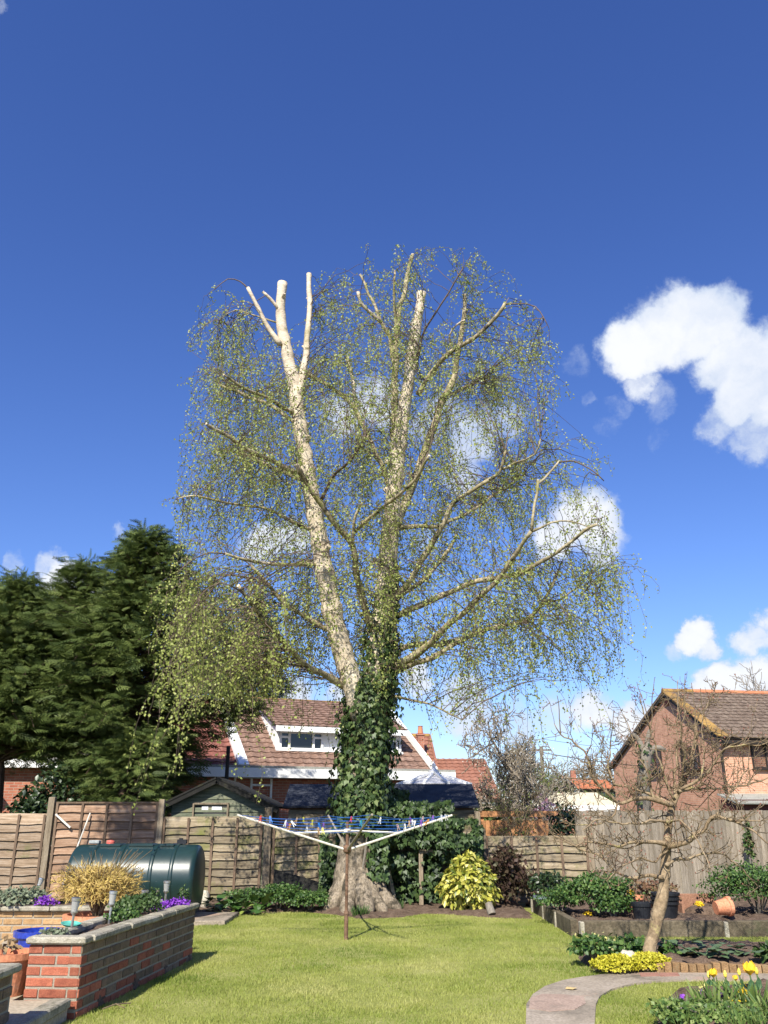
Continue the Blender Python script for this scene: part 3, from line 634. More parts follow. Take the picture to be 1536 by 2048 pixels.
# low grey boards at the bed's back, left of the upright boards
orf = empty('orange_fence', (2.6, 19.6, 0)); tag(orf, 'orange stained neighbouring fence with a capping rail', 'fence')
o0 = W(958, 1622, 19.6); o1 = W(1200, 1622, 19.6); nb = int((o1.x - o0.x) / .125); zt = o0.z
me = mesh_of('stained_board', MB().bbox((0, 0, (zt - .19) / 2), (.118, .02, zt - .19), .004)); me.materials.append(X['orange_board'])
for i in range(nb): shared('board', me, orf, Vector((o0.x + .0625 + i * .125, 19.6, random.uniform(-.006, .006))) - offs(orf), random.uniform(-.03, .03))
obj('cap_rail', MB().box(((o0.x + o1.x) / 2, 19.58, zt - .06), (o1.x - o0.x, .05, .12)), X['orange_board'], orf)
for i in range(5): obj('post', MB().bbox((o0.x + .05 + i * (o1.x - o0.x - .1) / 4, 19.64, zt / 2), (.09, .07, zt), .008), X['orange_board'], orf)

# ------------------------------------------------------------------ roofs and houses
def tile_strip(w, rowh, tw, amp, seed, jit=.006):
    """one course of profiled tiles along local x; lower edge at y=0, upper at y=rowh*1.12, lower edge proud"""
    r = random.Random(seed); m = MB(); per = 4; n = max(2, int(round(w / tw))); vs = []; fs = []
    for t in range(n):
        dz = r.uniform(-jit, jit); dy = r.uniform(-jit, jit)
        for k in range(per + 1):
            x = (t + k / per) * w / n; z = amp * (1 - abs(math.cos(math.pi * k / per))) if amp else (0 if k < per else -.004)
            vs += [(x, dy, .035 + z + dz - .028), (x, dy, .035 + z + dz), (x, rowh * 1.12, z * .9 + dz * .5)]
        o = t * (per + 1) * 3
        for k in range(per):
            a = o + 3 * k; b = a + 3; fs += [(a, b, b + 1, a + 1), (a + 1, b + 1, b + 2, a + 2)]
    return m.add(vs, fs)
def roof_plane(parent, origin, along, up, width, length, rowh, tw, amp, mats, name='tile_row', joined=False, deck=True):
    """origin: lower left corner in the parent's space; along/up: unit vectors in that space"""
    along = Vector(along).normalized(); up = Vector(up).normalized(); nrm = along.cross(up).normalized()
    Mx = Matrix((along, up, nrm)).transposed().to_4x4(); Mx.translation = Vector(origin)
    n = int(math.ceil(length / rowh)); big = MB()
    if deck:
        d = MB().box((width / 2, length / 2, -.035), (width, length, .05)); d.v = [tuple(Mx @ Vector(q)) for q in d.v]; obj('roof_deck', d, X['dark_trim'], parent, local=True)
    for i in range(n):
        m = tile_strip(width, min(rowh, length - i * rowh), tw, amp, i * 13 + int(width * 10)); m.v = [tuple(Mx @ (Vector(q) + Vector((0, i * rowh, 0)))) for q in m.v]
        if joined: big.add(m.v, m.f)
        else: obj(name, m, mats[i % len(mats)], parent, local=True)
    if joined: o = obj(name, big, mats[0], parent, local=True); o['kind'] = 'stuff'
def window(parent, c, w, h, axis='x', depth=.06, lights=(1,), top=None, frame=None, fw=.06, sill=True):
    """window facing local -y (axis x) or local -x (axis y); c = centre on the wall face"""
    frame = frame or X['white']; c = Vector(c); rz = 0 if axis == 'x' else -math.pi / 2
    T = Matrix.Translation(c) @ Matrix.Rotation(rz, 4, 'Z')
    def tr(m): m.v = [tuple(T @ Vector(q)) for q in m.v]; return m
    wn = obj('window', tr(MB().box((0, .035, 0), (w, .03, h))), X['glass'], parent, local=True)
    fr = MB()
    fr.box((0, -.005, h / 2 - fw / 2), (w, depth, fw)).box((0, -.005, -h / 2 + fw / 2), (w, depth, fw)).box((-w / 2 + fw / 2, -.005, 0), (fw, depth, h - 2 * fw)).box((w / 2 - fw / 2, -.005, 0), (fw, depth, h - 2 * fw))
    tot = sum(lights); x = -w / 2
    for l in lights[:-1]:
        x += w * l / tot; fr.box((x, -.008, 0), (fw, depth, h - 2 * fw))
    obj('frame', tr(fr), frame, wn, local=True)
    if top:
        x = -w / 2
        for l, has in zip(lights, top):
            ww = w * l / tot
            if has: obj('transom', tr(MB().box((x + ww / 2, -.011, h * .18), (ww - fw, depth, fw * .9))), frame, wn, local=True)
            x += ww
    if sill: obj('sill', tr(MB().box((0, -.05, -h / 2 - .03), (w + .1, .16, .05))), frame, wn, local=True)
    return wn

# --- chalet bungalow behind the sheds: white dormer, brown tiled roof
yaw = R(22)
E0 = W(392, 1534, 26.0)                                   # left end of the eave
def to_local(P, O, a):
    d = Vector(P) - Vector(O); return Vector((d.x * math.cos(a) + d.y * math.sin(a), -d.x * math.sin(a) + d.y * math.cos(a), d.z))
def hit_line(u, v, O, a):                                 # local x where the view ray at u crosses the vertical plane of the eave
    d = ray(u, v); n = Vector((-math.sin(a), math.cos(a), 0)); t = (Vector(O) - cam_o.location).dot(n) / d.dot(n)
    return to_local(cam_o.location + d * t, O, a)
H1 = empty('chalet_bungalow', (E0.x, E0.y, 0), yaw); tag(H1, 'brick bungalow with brown tiled roof and wide white dormer', 'house')
xr = hit_line(868, 1552, E0, yaw).x; xm = hit_line(486, 1532, E0, yaw).x; ez = E0.z
run = 4.3; rz_ = 2.55; sl = math.hypot(run, rz_); up1 = (0, run / sl, rz_ / sl)
roof_plane(H1, (xm, 0, ez), (1, 0, 0), up1, xr - xm, sl, .33, .30, .03, [X['tile_brown']])
roof_plane(H1, (-2.5, -.02, ez - .02), (1, 0, 0), up1, xm + 2.5, sl * .96, .33, .30, .03, [X['tile_red']])
for xx, wd in ((xm, .30), (xr, .16)):
    a = Vector((xx, -.12, ez + .03)); b = a + Vector(up1) * (sl + .05); obj('verge_board', MB().beam(a + Vector((0, 0, .02)), b + Vector((0, 0, .02)), wd, .13), X['white'], H1, local=True)
obj('ridge_tiles', MB().tube([(xm - .1, run, ez + rz_), (xr, run, ez + rz_)], .12, 8), X['tile_lichen'], H1, local=True)
# far slope, gable ends
obj('rear_roof', MB().slab([(-2.5, run, ez + rz_ - .04), (xr, run, ez + rz_ - .04), (xr, run * 2, ez), (-2.5, run * 2, ez)], .08), X['tile_brown'], H1, local=True)
obj('wall', MB().box(((xr - 2.5) / 2, run + .25, ez / 2 - .1), (xr + 2.5 - .3, run * 2 - .5, ez - .2)), X['house_brick'], H1, local=True)
obj('gable', MB().add([(xr - .2, .3, ez - .2), (xr - .2, 2 * run - .3, ez - .2), (xr - .2, run, ez + rz_ - .15), (xr - .4, .3, ez - .2), (xr - .4, 2 * run - .3, ez - .2), (xr - .4, run, ez + rz_ - .15)], [(0, 1, 2), (5, 4, 3), (0, 3, 4, 1), (1, 4, 5, 2), (2, 5, 3, 0)]), X['house_brick'], H1, local=True)
obj('flat_roof_edge', MB().box(((xm + xr) / 2 - 1.2, -.35, ez + .0), (xr - xm + 3.2, .8, .08)), X['grey_trim'], H1, local=True)
obj('fascia', MB().box(((xm + xr) / 2 - 1.2, -.74, ez - .16), (xr - xm + 3.2, .05, .26)), X['white'], H1, local=True)
obj('soffit', MB().box(((xm + xr) / 2 - 1.2, -.36, ez - .27), (xr - xm + 3.2, .70, .03)), X['white'], H1, local=True)
# the wall stands under the flat roof edge
obj('front_wall', MB().box(((xm + xr) / 2 - 1.2, .1, ez / 2 - .16), (xr - xm + 3.0, .6, ez - .3)), X['house_brick'], H1, local=True)
c_ = hit_line(500, 1580, Vector((E0.x, E0.y - .2, 0)), yaw); window(H1, (c_.x, -.215, CAMZ + (c_.z - 0) - CAMZ if False else W(500, 1580, 26.6).z), 1.15, .75, lights=(1, 1.2), top=(0, 1))
# dormer
def on_front(u, v, dy):                                   # local point on the plane local y = dy
    n = Vector((-math.sin(yaw), math.cos(yaw), 0)); O = Vector((E0.x, E0.y, 0)) + n * dy; d = ray(u, v); t = (O - cam_o.location).dot(n) / d.dot(n); return to_local(cam_o.location + d * t, Vector((E0.x, E0.y, 0)), yaw)
dy_ = 1.05
A = on_front(553, 1514, dy_); B = on_front(800, 1516, dy_); Tt = on_front(640, 1458, dy_)
zb = ez + dy_ * rz_ / run - .05; zt_ = Tt.z
yb_ = dy_ + (zt_ - zb) * run / rz_
obj('dormer_front', MB().box(((A.x + B.x) / 2, dy_ + .05, (zb + zt_) / 2), (B.x - A.x, .1, zt_ - zb)), X['white'], H1, local=True)
for xx in (A.x, B.x): obj('dormer_cheek', MB().add([(xx - .04, dy_ - .02, zb - .05), (xx - .04, dy_ - .02, zt_), (xx - .04, run + .05, ez + rz_), (xx + .04, dy_ - .02, zb - .05), (xx + .04, dy_ - .02, zt_), (xx + .04, run + .05, ez + rz_)], [(2, 1, 0), (3, 4, 5), (0, 1, 4, 3), (1, 2, 5, 4), (2, 0, 3, 5)]), X['white'], H1, local=True)
du = Vector((0, run - dy_ + .35, ez + rz_ - zt_ + .06)); dl = du.length
roof_plane(H1, (A.x - .15, dy_ - .35, zt_ + .02), (1, 0, 0), du, B.x - A.x + .3, dl, .33, .30, .03, [X['tile_brown']])
obj('dormer_fascia', MB().box(((A.x + B.x) / 2, dy_ - .34, zt_ - .06), (B.x - A.x + .3, .04, .17)), X['white'], H1, local=True)
obj('dormer_sill', MB().box(((A.x + B.x) / 2, dy_ - .06, zb + .06), (B.x - A.x + .1, .2, .07)), X['white'], H1, local=True)
p1 = on_front(602, 1488, dy_); p2 = on_front(760, 1488, dy_); hh = (zt_ - zb) * .78
window(H1, (p1.x, dy_ - .03, (zt_ + zb) / 2 - .02), 1.45, hh, lights=(.55, 1.35, .55), top=(1, 0, 1), fw=.07, sill=False)
window(H1, (p2.x + .1, dy_ - .03, (zt_ + zb) / 2 - .02), 1.05, hh, lights=(1, .6), top=(0, 1), fw=.07, sill=False)
pp = W(457, 1492, 25.0); obj('vent_pipe', MB().tube([(pp.x, 25.0, 0), (pp.x, 25.0, pp.z)], .055, 8), X['dark_trim'], origin=(pp.x, 25.0, 0)); tag(bpy.context.scene.objects['vent_pipe'], 'thin black vent pipe standing up behind the green shed', 'pipe')

# --- dark roofed bungalow behind the conifers
O2 = W(70, 1520, 25.0); H2 = empty('dark_roofed_bungalow', (O2.x - 1.2, 25.0, 0), R(8)); tag(H2, 'brick bungalow with dark roof hidden behind the conifers', 'house')
ez2 = O2.z; sl2 = math.hypot(4.0, 2.7)
roof_plane(H2, (-2.5, -.3, ez2), (1, 0, 0), (0, 4.0 / sl2, 2.7 / sl2), 7.0, sl2, .33, .3, .03, [X['tile_dark']])
obj('wall', MB().box((1.0, 3.6, ez2 / 2 - .05), (6.6, 7.2, ez2 - .1)), X['house_brick'], H2, local=True)
obj('fascia', MB().box((1.0, -.34, ez2 - .08), (7.0, .04, .26)), X['white'], H2, local=True)
obj('rear_roof', MB().slab([(-2.5, 3.7, ez2 + 2.66), (4.5, 3.7, ez2 + 2.66), (4.5, 7.6, ez2), (-2.5, 7.6, ez2)], .08), X['tile_dark'], H2, local=True)
obj('porch_gable', MB().slab([(-1.7, -.9, ez2 - .1), (-.1, -.9, ez2 - .1), (-.9, -.9, ez2 + .75)], .12), X['house_brick'], H2, local=True)
for s in (-1, 1): obj('barge_board', MB().beam((-.9 + s * 1.0, -1.0, ez2 - .25), (-.9, -1.0, ez2 + .85), .05, .2), X['white'], H2, local=True)
window(H2, (-1.3, -.02, 1.5), .9, 1.1, lights=(1, 1))

# --- brown roofs beyond the conservatory
O3 = W(838, 1560, 37.0); H3 = empty('brown_roofed_house', (O3.x, 37.0, 0), R(4)); tag(H3, 'far house with stepped brown tiled roofs and small chimney', 'house')
def roof_px(H, u0, u1, vt, vb, Y, run_, mat, rowh=.33, tw=.3, side=False):
    a = W(u0, vb, Y); b = W(u1, vb, Y); t = W((u0 + u1) / 2, vt, Y + run_); o = to_local(a, H.location, H.rotation_euler.z); u_ = Vector((0, run_, t.z - a.z))
    roof_plane(H, o, (1, 0, 0), u_, b.x - a.x, u_.length, rowh, tw, .03, [mat], joined=True, name='tiles')
    return o, b.x - a.x, u_
o1, w1, u1_ = roof_px(H3, 838, 889, 1472, 1600, 37.0, 4.6, X['tile_pan'])
o2, w2_, u2_ = roof_px(H3, 889, 1004, 1518, 1598, 37.6, 3.4, X['tile_pan'])
obj('ridge_tiles', MB().tube([o1 + u1_ + Vector((-1.5, 0, 0)), o1 + u1_ + Vector((w1, 0, 0))], .12, 8), X['tile_lichen'], H3, local=True)
obj('verge', MB().beam(o1 + Vector((w1, 0, 0)), o1 + u1_ + Vector((w1, 0, 0)), .1, .16), X['tile_pan'], H3, local=True)
obj('wall', MB().box((o1.x + w1 / 2 + w2_ / 2, 2.6, o2.z / 2 - .1), (w1 + w2_ - .2, 4.0, o2.z - .15)), X['house_brick'], H3, local=True)
obj('gable_wall', MB().add([(o1.x + w1 - .1, .3, o1.z - .1), (o1.x + w1 - .1, 4.6, o1.z - .1), (o1.x + w1 - .1, 4.6, o1.z + u1_.z - .2)] + [(o1.x + .1, .3, o1.z - .1), (o1.x + .1, 4.6, o1.z - .1), (o1.x + .1, 4.6, o1.z + u1_.z - .2)], [(0, 1, 2), (5, 4, 3), (0, 3, 4, 1), (1, 4, 5, 2), (2, 5, 3, 0)]), X['house_brick'], H3, local=True)
obj('gutter', MB().box((o2.x + w2_ / 2, o2.y - .08, o2.z - .08), (w2_, .12, .13)), X['dark_trim'], H3, local=True)
obj('fascia', MB().box((o2.x + w2_ / 2, o2.y + .1, o2.z - .25), (w2_ - .1, .05, .16)), X['white'], H3, local=True)
ch = W(841, 1484, 40.0); cl = to_local(ch, H3.location, R(4)); ck = obj('chimney', MB().box((cl.x, cl.y, cl.z - .1), (.3, .3, .8)).box((cl.x, cl.y, cl.z + .32), (.38, .38, .08)), X['house_brick'], H3, local=True)
obj('chimney_pot', MB().lathe([(.11, 0), (.13, .02), (.1, .3), (.12, .34)], 10, (cl.x, cl.y, cl.z + .36)), X['terracotta'], ck, local=True)

# --- conservatory roof with white glazing bars and finial
cp = W(868, 1548, 24.0); cz = W(868, 1569, 24.0).z; cons = empty('conservatory', (cp.x, 24.0, 0)); tag(cons, 'white conservatory with ribbed conical roof showing above the black shed', 'conservatory')
rad = 0.98; ht = cp.z - cz + .02; glz = M('conservatory_sheet', [(.42, .42, .44), (.5, .5, .52)], 3, .4, .02); k8 = 10
for i in range(k8):
    a0, a1 = 2 * math.pi * i / k8, 2 * math.pi * (i + 1) / k8
    obj('roof_panel', MB().slab([(rad * math.cos(a0), rad * math.sin(a0), cz), (rad * math.cos(a1), rad * math.sin(a1), cz), (.06, 0, cz + ht)], .03), glz, cons, local=True)
    obj('glazing_bar', MB().beam((rad * 1.03 * math.cos(a0), rad * 1.03 * math.sin(a0), cz + .01), (.03 * math.cos(a0), .03 * math.sin(a0), cz + ht + .03), .075, .05), X['white'], cons, local=True)
    obj('pane', MB().slab([(rad * math.cos(a0), rad * math.sin(a0), .6), (rad * math.cos(a1), rad * math.sin(a1), .6), (rad * math.cos(a1), rad * math.sin(a1), cz - .05), (rad * math.cos(a0), rad * math.sin(a0), cz - .05)], .03), X['glass'], cons, local=True)
    obj('mullion', MB().box((rad * 1.0 * math.cos(a0), rad * math.sin(a0), cz / 2), (.07, .07, cz), a0), X['white'], cons, local=True)
obj('base_wall', MB().lathe([(rad + .06, 0), (rad + .06, .6), (.01, .6)], k8), X['house_brick'], cons, local=True)
obj('finial', MB().lathe([(.13, 0), (.15, .05), (.07, .09), (.045, .16), (.06, .20), (.02, .27), (.0, .34)], 12, (0, 0, cz + ht)), X['white'], cons, local=True)

# --- big brick house on the right
yaw4 = R(10); C4 = W(1438, 1470, 36.0); H4 = empty('gabled_brick_house', (C4.x, 36.0, 0), yaw4); tag(H4, 'two storey pink brick house with gable end and brown tiled roof', 'house')
def gable_hit(u, v):
    n = Vector((math.cos(yaw4), math.sin(yaw4), 0)); d = ray(u, v); t = (Vector((C4.x, 36, 0)) - cam_o.location).dot(n) / d.dot(n); return to_local(cam_o.location + d * t, Vector((C4.x, 36, 0)), yaw4)
ap = gable_hit(1331, 1385); lf = gable_hit(1226, 1527); ez4 = C4.z; Lh = 13.0
print('right house', ap, lf, ez4)
obj('wall', MB().add([(0, 0, 0), (0, lf.y, 0), (0, lf.y, lf.z), (0, ap.y, ap.z), (0, 0, ez4), (Lh, 0, 0), (Lh, lf.y, 0), (Lh, lf.y, lf.z), (Lh, ap.y, ap.z), (Lh, 0, ez4)], [(0, 4, 3, 2, 1), (5, 6, 7, 8, 9), (0, 5, 9, 4), (1, 2, 7, 6)]), X['pink_brick'], H4, local=True)
u4 = Vector((0, ap.y, ap.z - ez4)); n4 = u4.length
roof_plane(H4, Vector((-.12, -.35, ez4 - .35 * u4.z / u4.y + .06)), (1, 0, 0), u4, Lh + .2, n4 + .42, .34, .33, .03, [X['tile_grey']], joined=True, name='tiles')
for i in range(int((n4 + .3) / .34)):
    q = Vector((-.2, -.35, ez4 - .35 * u4.z / u4.y + .1)) + u4.normalized() * (i * .34 + .17); obj('verge_tile', MB().box((q.x + .18, q.y, q.z + .025), (.5, .34, .04), rx=math.atan2(u4.z, u4.y)), X['tile_lichen'], H4, local=True)
for i in range(22): obj('ridge_tile', MB().tube([(-.15 + i * .5, ap.y, ap.z + .06), (.34 + i * .5, ap.y, ap.z + .06)], .13, 8), X['tile_lichen'] if i < 3 else X['tile_orange'], H4, local=True)
obj('rear_roof', MB().slab([(-.15, ap.y, ap.z + .1), (Lh, ap.y, ap.z + .1), (Lh, lf.y + .4, lf.z - .15), (-.15, lf.y + .4, lf.z - .15)], .12), X['tile_grey'], H4, local=True)
for q0, q1 in (((-.1, -.35, ez4 - .35 * u4.z / u4.y), (-.1, ap.y, ap.z)), ((-.1, lf.y + .35, lf.z - .2), (-.1, ap.y, ap.z))): obj('barge_board', MB().beam(Vector(q0) - Vector((0, 0, .07)), Vector(q1) - Vector((0, 0, .07)), .05, .2), X['dark_trim'], H4, local=True)
obj('gutter', MB().box((Lh / 2, -.40, ez4 - .3), (Lh + .2, .14, .14)), X['dark_trim'], H4, local=True)
obj('soffit', MB().box((Lh / 2, -.18, ez4 - .36), (Lh, .36, .05)), X['dark_trim'], H4, local=True)
obj('downpipe', MB().tube([(.12, -.40, ez4 - .3), (-.04, -.09, ez4 - .75), (-.04, -.09, 0)], .055, 8), X['dark_trim'], H4, local=True)
for (u0_, u1__, v0_, v1_) in ((1299, 1322, 1497, 1546), (1366, 1397, 1492, 1540)):
    a = gable_hit(u0_, v1_); b = gable_hit(u1__, v0_); w_ = abs(a.y - b.y); h_ = gable_hit((u0_ + u1__) / 2, v0_).z - gable_hit((u0_ + u1__) / 2, v1_).z
    window(H4, (-.02, (a.y + b.y) / 2, (a.z + b.z) / 2), w_, h_, axis='y', lights=(1, 1.2), frame=X['dark_trim'])
vt = gable_hit(1334, 1405); obj('vent_brick', MB().box((-.01, vt.y, vt.z), (.06, .4, .3)), X['brick_red'], H4, local=True)
def front_hit(u, v, dy=0):
    n = Vector((-math.sin(yaw4), math.cos(yaw4), 0)); O = Vector((C4.x, 36, 0)) + n * dy; d = ray(u, v); t = (O - cam_o.location).dot(n) / d.dot(n); return to_local(cam_o.location + d * t, Vector((C4.x, 36, 0)), yaw4)
a = front_hit(1506, 1537); b = front_hit(1556, 1490); window(H4, ((a.x + b.x) / 2, -.02, (a.z + b.z) / 2), b.x - a.x, b.z - a.z, lights=(1, 1), frame=X['dark_trim'])
a = front_hit(1468, 1592, -1.2); 
obj('porch_roof', MB().slab([(a.x, -1.4, a.z - .25), (a.x + 4, -1.4, a.z - .25), (a.x + 4, 0, a.z + .12), (a.x, 0, a.z + .12)], .05), X['grey_trim'], H4, local=True)
obj('porch_front', MB().box((a.x + 2, -.55, (a.z - .1) / 2), (3.8, 1.0, a.z - .15)), M('maroon_paint', [(.07, .018, .015), (.1, .025, .02)], 3, .6, .05), H4, local=True)

# --- pale roofed outbuilding and orange roofed cottage far off
g0 = W(1145, 1612, 33.0); gz = empty('pale_summerhouse', (g0.x, 33.0, 0)); tag(gz, 'cream summerhouse roof behind the orange fence', 'summerhouse')
pale = M('cream_felt', [(.46, .41, .28), (.55, .50, .36)], 4, .85, .2, spots=[((.3, .3, .18), 9, .66, .08)])
rw, rt = 1.45, W(1150, 1585, 33).z - g0.z
obj('roof', MB().add([(-rw, -1, g0.z), (rw, -1, g0.z), (rw, 1.2, g0.z), (-rw, 1.2, g0.z), (-.55, 0, g0.z + rt), (.9, 0, g0.z + rt)], [(0, 1, 5, 4), (1, 2, 5), (2, 3, 4, 5), (3, 0, 4), (3, 2, 1, 0)]), pale, gz, local=True)
obj('fascia', MB().box((0, -1.0, g0.z - .1), (2 * rw, .05, .22)), X['white'], gz, local=True); obj('wall', MB().box((0, .1, g0.z / 2 - .1), (2 * rw - .3, 1.9, g0.z - .2)), X['cream'], gz, local=True)
c0 = W(1194, 1578, 52.0); cg = empty('orange_roofed_cottage', (c0.x, 52.0, 0)); tag(cg, 'far cream cottage with orange tiled roof', 'house')
rt = W(1194, 1559, 53.5).z - c0.z
roof_plane(cg, (-1.1, 0, c0.z), (1, 0, 0), Vector((0, 2.2, rt)), 2.2, math.hypot(2.2, rt), .3, .3, .03, [X['tile_orange']], joined=True, name='tiles')
obj('wall', MB().box((.3, 1.5, c0.z / 2), (2.4, 2.2, c0.z - .05)), X['cream'], cg, local=True); obj('chimney', MB().box((-.9, 2.0, c0.z + rt + .1), (.3, .3, .9)), X['house_brick'], cg, local=True)
window(cg, (.5, .39, c0.z - .55), .7, .7, lights=(1, 1))

# ------------------------------------------------------------------ sheds
s0 = W(437, 1556, 18.6); sg = empty('green_shed', (s0.x, 18.6, 0)); tag(sg, 'green weathered timber shed with dark felt gable roof', 'shed')
ha = s0.z; xl = W(333, 1606, 18.6).x - s0.x - .0; zl = W(333, 1606, 18.6).z; xrr = W(549, 1611, 18.6).x - s0.x; zr = W(549, 1611, 18.6).z
wl, wr = xl + .12, xrr - .16
z = .05; bi = 0
while z < ha - .12:                                        # overlapping boards, clipped under the gable
    h = .135; zz = z + h
    def lim(s, q):
        zz_, xx_ = (zl, xl) if s < 0 else (zr, xrr)
        if q <= zz_ + .06: return (wl if s < 0 else wr)
        return max(0.02, (ha - q) / (ha - zz_)) * xx_ if True else 0
    a0, a1 = lim(-1, z), lim(1, z); b0_, b1_ = lim(-1, min(zz, ha)), lim(1, min(zz, ha))
    f = MB().add([(a0, -.022, z), (a1, -.022, z), (b1_, -.004, zz), (b0_, -.004, zz), (a0, .0, z), (a1, .0, z), (b1_, .012, zz), (b0_, .012, zz)], [(0, 1, 2, 3), (7, 6, 5, 4), (0, 4, 5, 1), (1, 5, 6, 2), (2, 6, 7, 3), (3, 7, 4, 0)])
    obj('board', f, X['green_wood'], sg, local=True); z += .125; bi += 1
obj('side_wall', MB().box(((wl + wr) / 2, 1.3, zl / 2), (wr - wl - .06, 2.5, zl - .02)), X['green_wood'], sg, local=True)
for s, (xx, zz) in ((-1, (xl, zl)), (1, (xrr, zr))):
    d = Vector((xx, 0, zz - ha)); nrm = Vector((-d.z, 0, d.x)).normalized(); nrm = nrm if nrm.z > 0 else -nrm; e = Vector((0, 0, ha + .02)); t = e + d * 1.08
    q = [e + Vector((0, -.22, 0)), e + Vector((0, 2.7, 0)), t + Vector((0, 2.7, 0)), t + Vector((0, -.22, 0))]
    obj('roof_side', MB().slab(q if s < 0 else q[::-1], .035), X['felt_dark'], sg, local=True)
    obj('barge_board', MB().beam(e + Vector((0, -.19, -.075)), t + Vector((0, -.19, -.075)), .03, .11), X['felt_dark'], sg, local=True)
wc = W(421, 1621, 18.56); lw = (wc.x - s0.x, -.03, wc.z)
ww = window(sg, lw, .74, .30, frame=X['post'], fw=.035, depth=.05, sill=False)
for k in (-.12, .12): obj('paper', MB().box((lw[0] + k, -.012, lw[2] + .03), (.13 if k < 0 else .2, .008, .1)), X['white'], ww, local=True)

b0 = W(567, 1612, 18.4); b1 = W(958, 1612, 18.4); bt = W(752, 1568, 19.5); bs = empty('black_roofed_shed', ((b0.x + b1.x) / 2, 18.4, 0)); tag(bs, 'long timber shed with black felt roof behind the ivy', 'shed')
hw = (b1.x - b0.x) / 2; hr = bt.z - b0.z
rtop = (W(945, 1568, 19.5).x - W(567, 1568, 19.5).x) / 2
obj('roof_side', MB().slab([(-hw, -.1, b0.z), (hw, -.1, b0.z), (hw - .02, 1.1, bt.z), (-hw, 1.1, bt.z)], .04), X['felt'], bs, local=True)
obj('roof_side', MB().slab([(hw - .02, 1.1, bt.z), (hw, 2.3, b0.z), (-hw, 2.3, b0.z), (-hw, 1.1, bt.z)], .04), X['felt'], bs, local=True)
z = .03
while z < b0.z - .1: obj('board', MB().box((0, .05, z + .06), (2 * hw - .2, .02, .125), rx=R(4)), X['board_mossy'], bs, local=True); z += .12
obj('wall', MB().box((0, 1.1, b0.z / 2), (2 * hw - .22, 2.0, b0.z - .04)), X['batten'], bs, local=True)
obj('end_gable', MB().add([(hw - .12, .1, b0.z - .05), (hw - .12, 2.1, b0.z - .05), (hw - .12, 1.1, bt.z - .06), (hw - .2, .1, b0.z - .05), (hw - .2, 2.1, b0.z - .05), (hw - .2, 1.1, bt.z - .06)], [(0, 1, 2), (5, 4, 3), (0, 3, 4, 1), (1, 4, 5, 2), (2, 5, 3, 0)]), X['batten'], bs, local=True)
obj('corner_post', MB().bbox((hw - .05, -.06, b0.z / 2 - .06), (.11, .11, b0.z - .1), .01), X['post'], bs, local=True)

# overhead wires
for (v0, v1, Y, r_) in ((1505, 1513, 45, .02), (1478, 1494, 60, .012)):
    a = W(1085, v0, Y); b = W(1700, v1 + 16, Y - 6); n = 14
    m = MB().tube([a + (b - a) * (i / n) - Vector((0, 0, .5 * (1 - (2 * i / n - 1) ** 2))) for i in range(n + 1)], r_, 5)
    o = obj('overhead_wire', m, X['dark_trim'], origin=a); tag(o, 'lower dark overhead wire crossing to the brick house' if Y == 45 else 'thin higher overhead wire far beyond the fence', 'wire')
pz = W(1083, 1505, 45); obj('wire_pole', MB().tube([(pz.x, 45, 0), (pz.x, 45, pz.z + .3)], [.12, .09], 8).box((pz.x, 45, pz.z + .12), (1.0, .08, .08)), X['bark_grey'], origin=(pz.x, 45, 0)); tag(bpy.context.scene.objects['wire_pole'], 'wooden wire pole half hidden by the bare tree', 'pole')

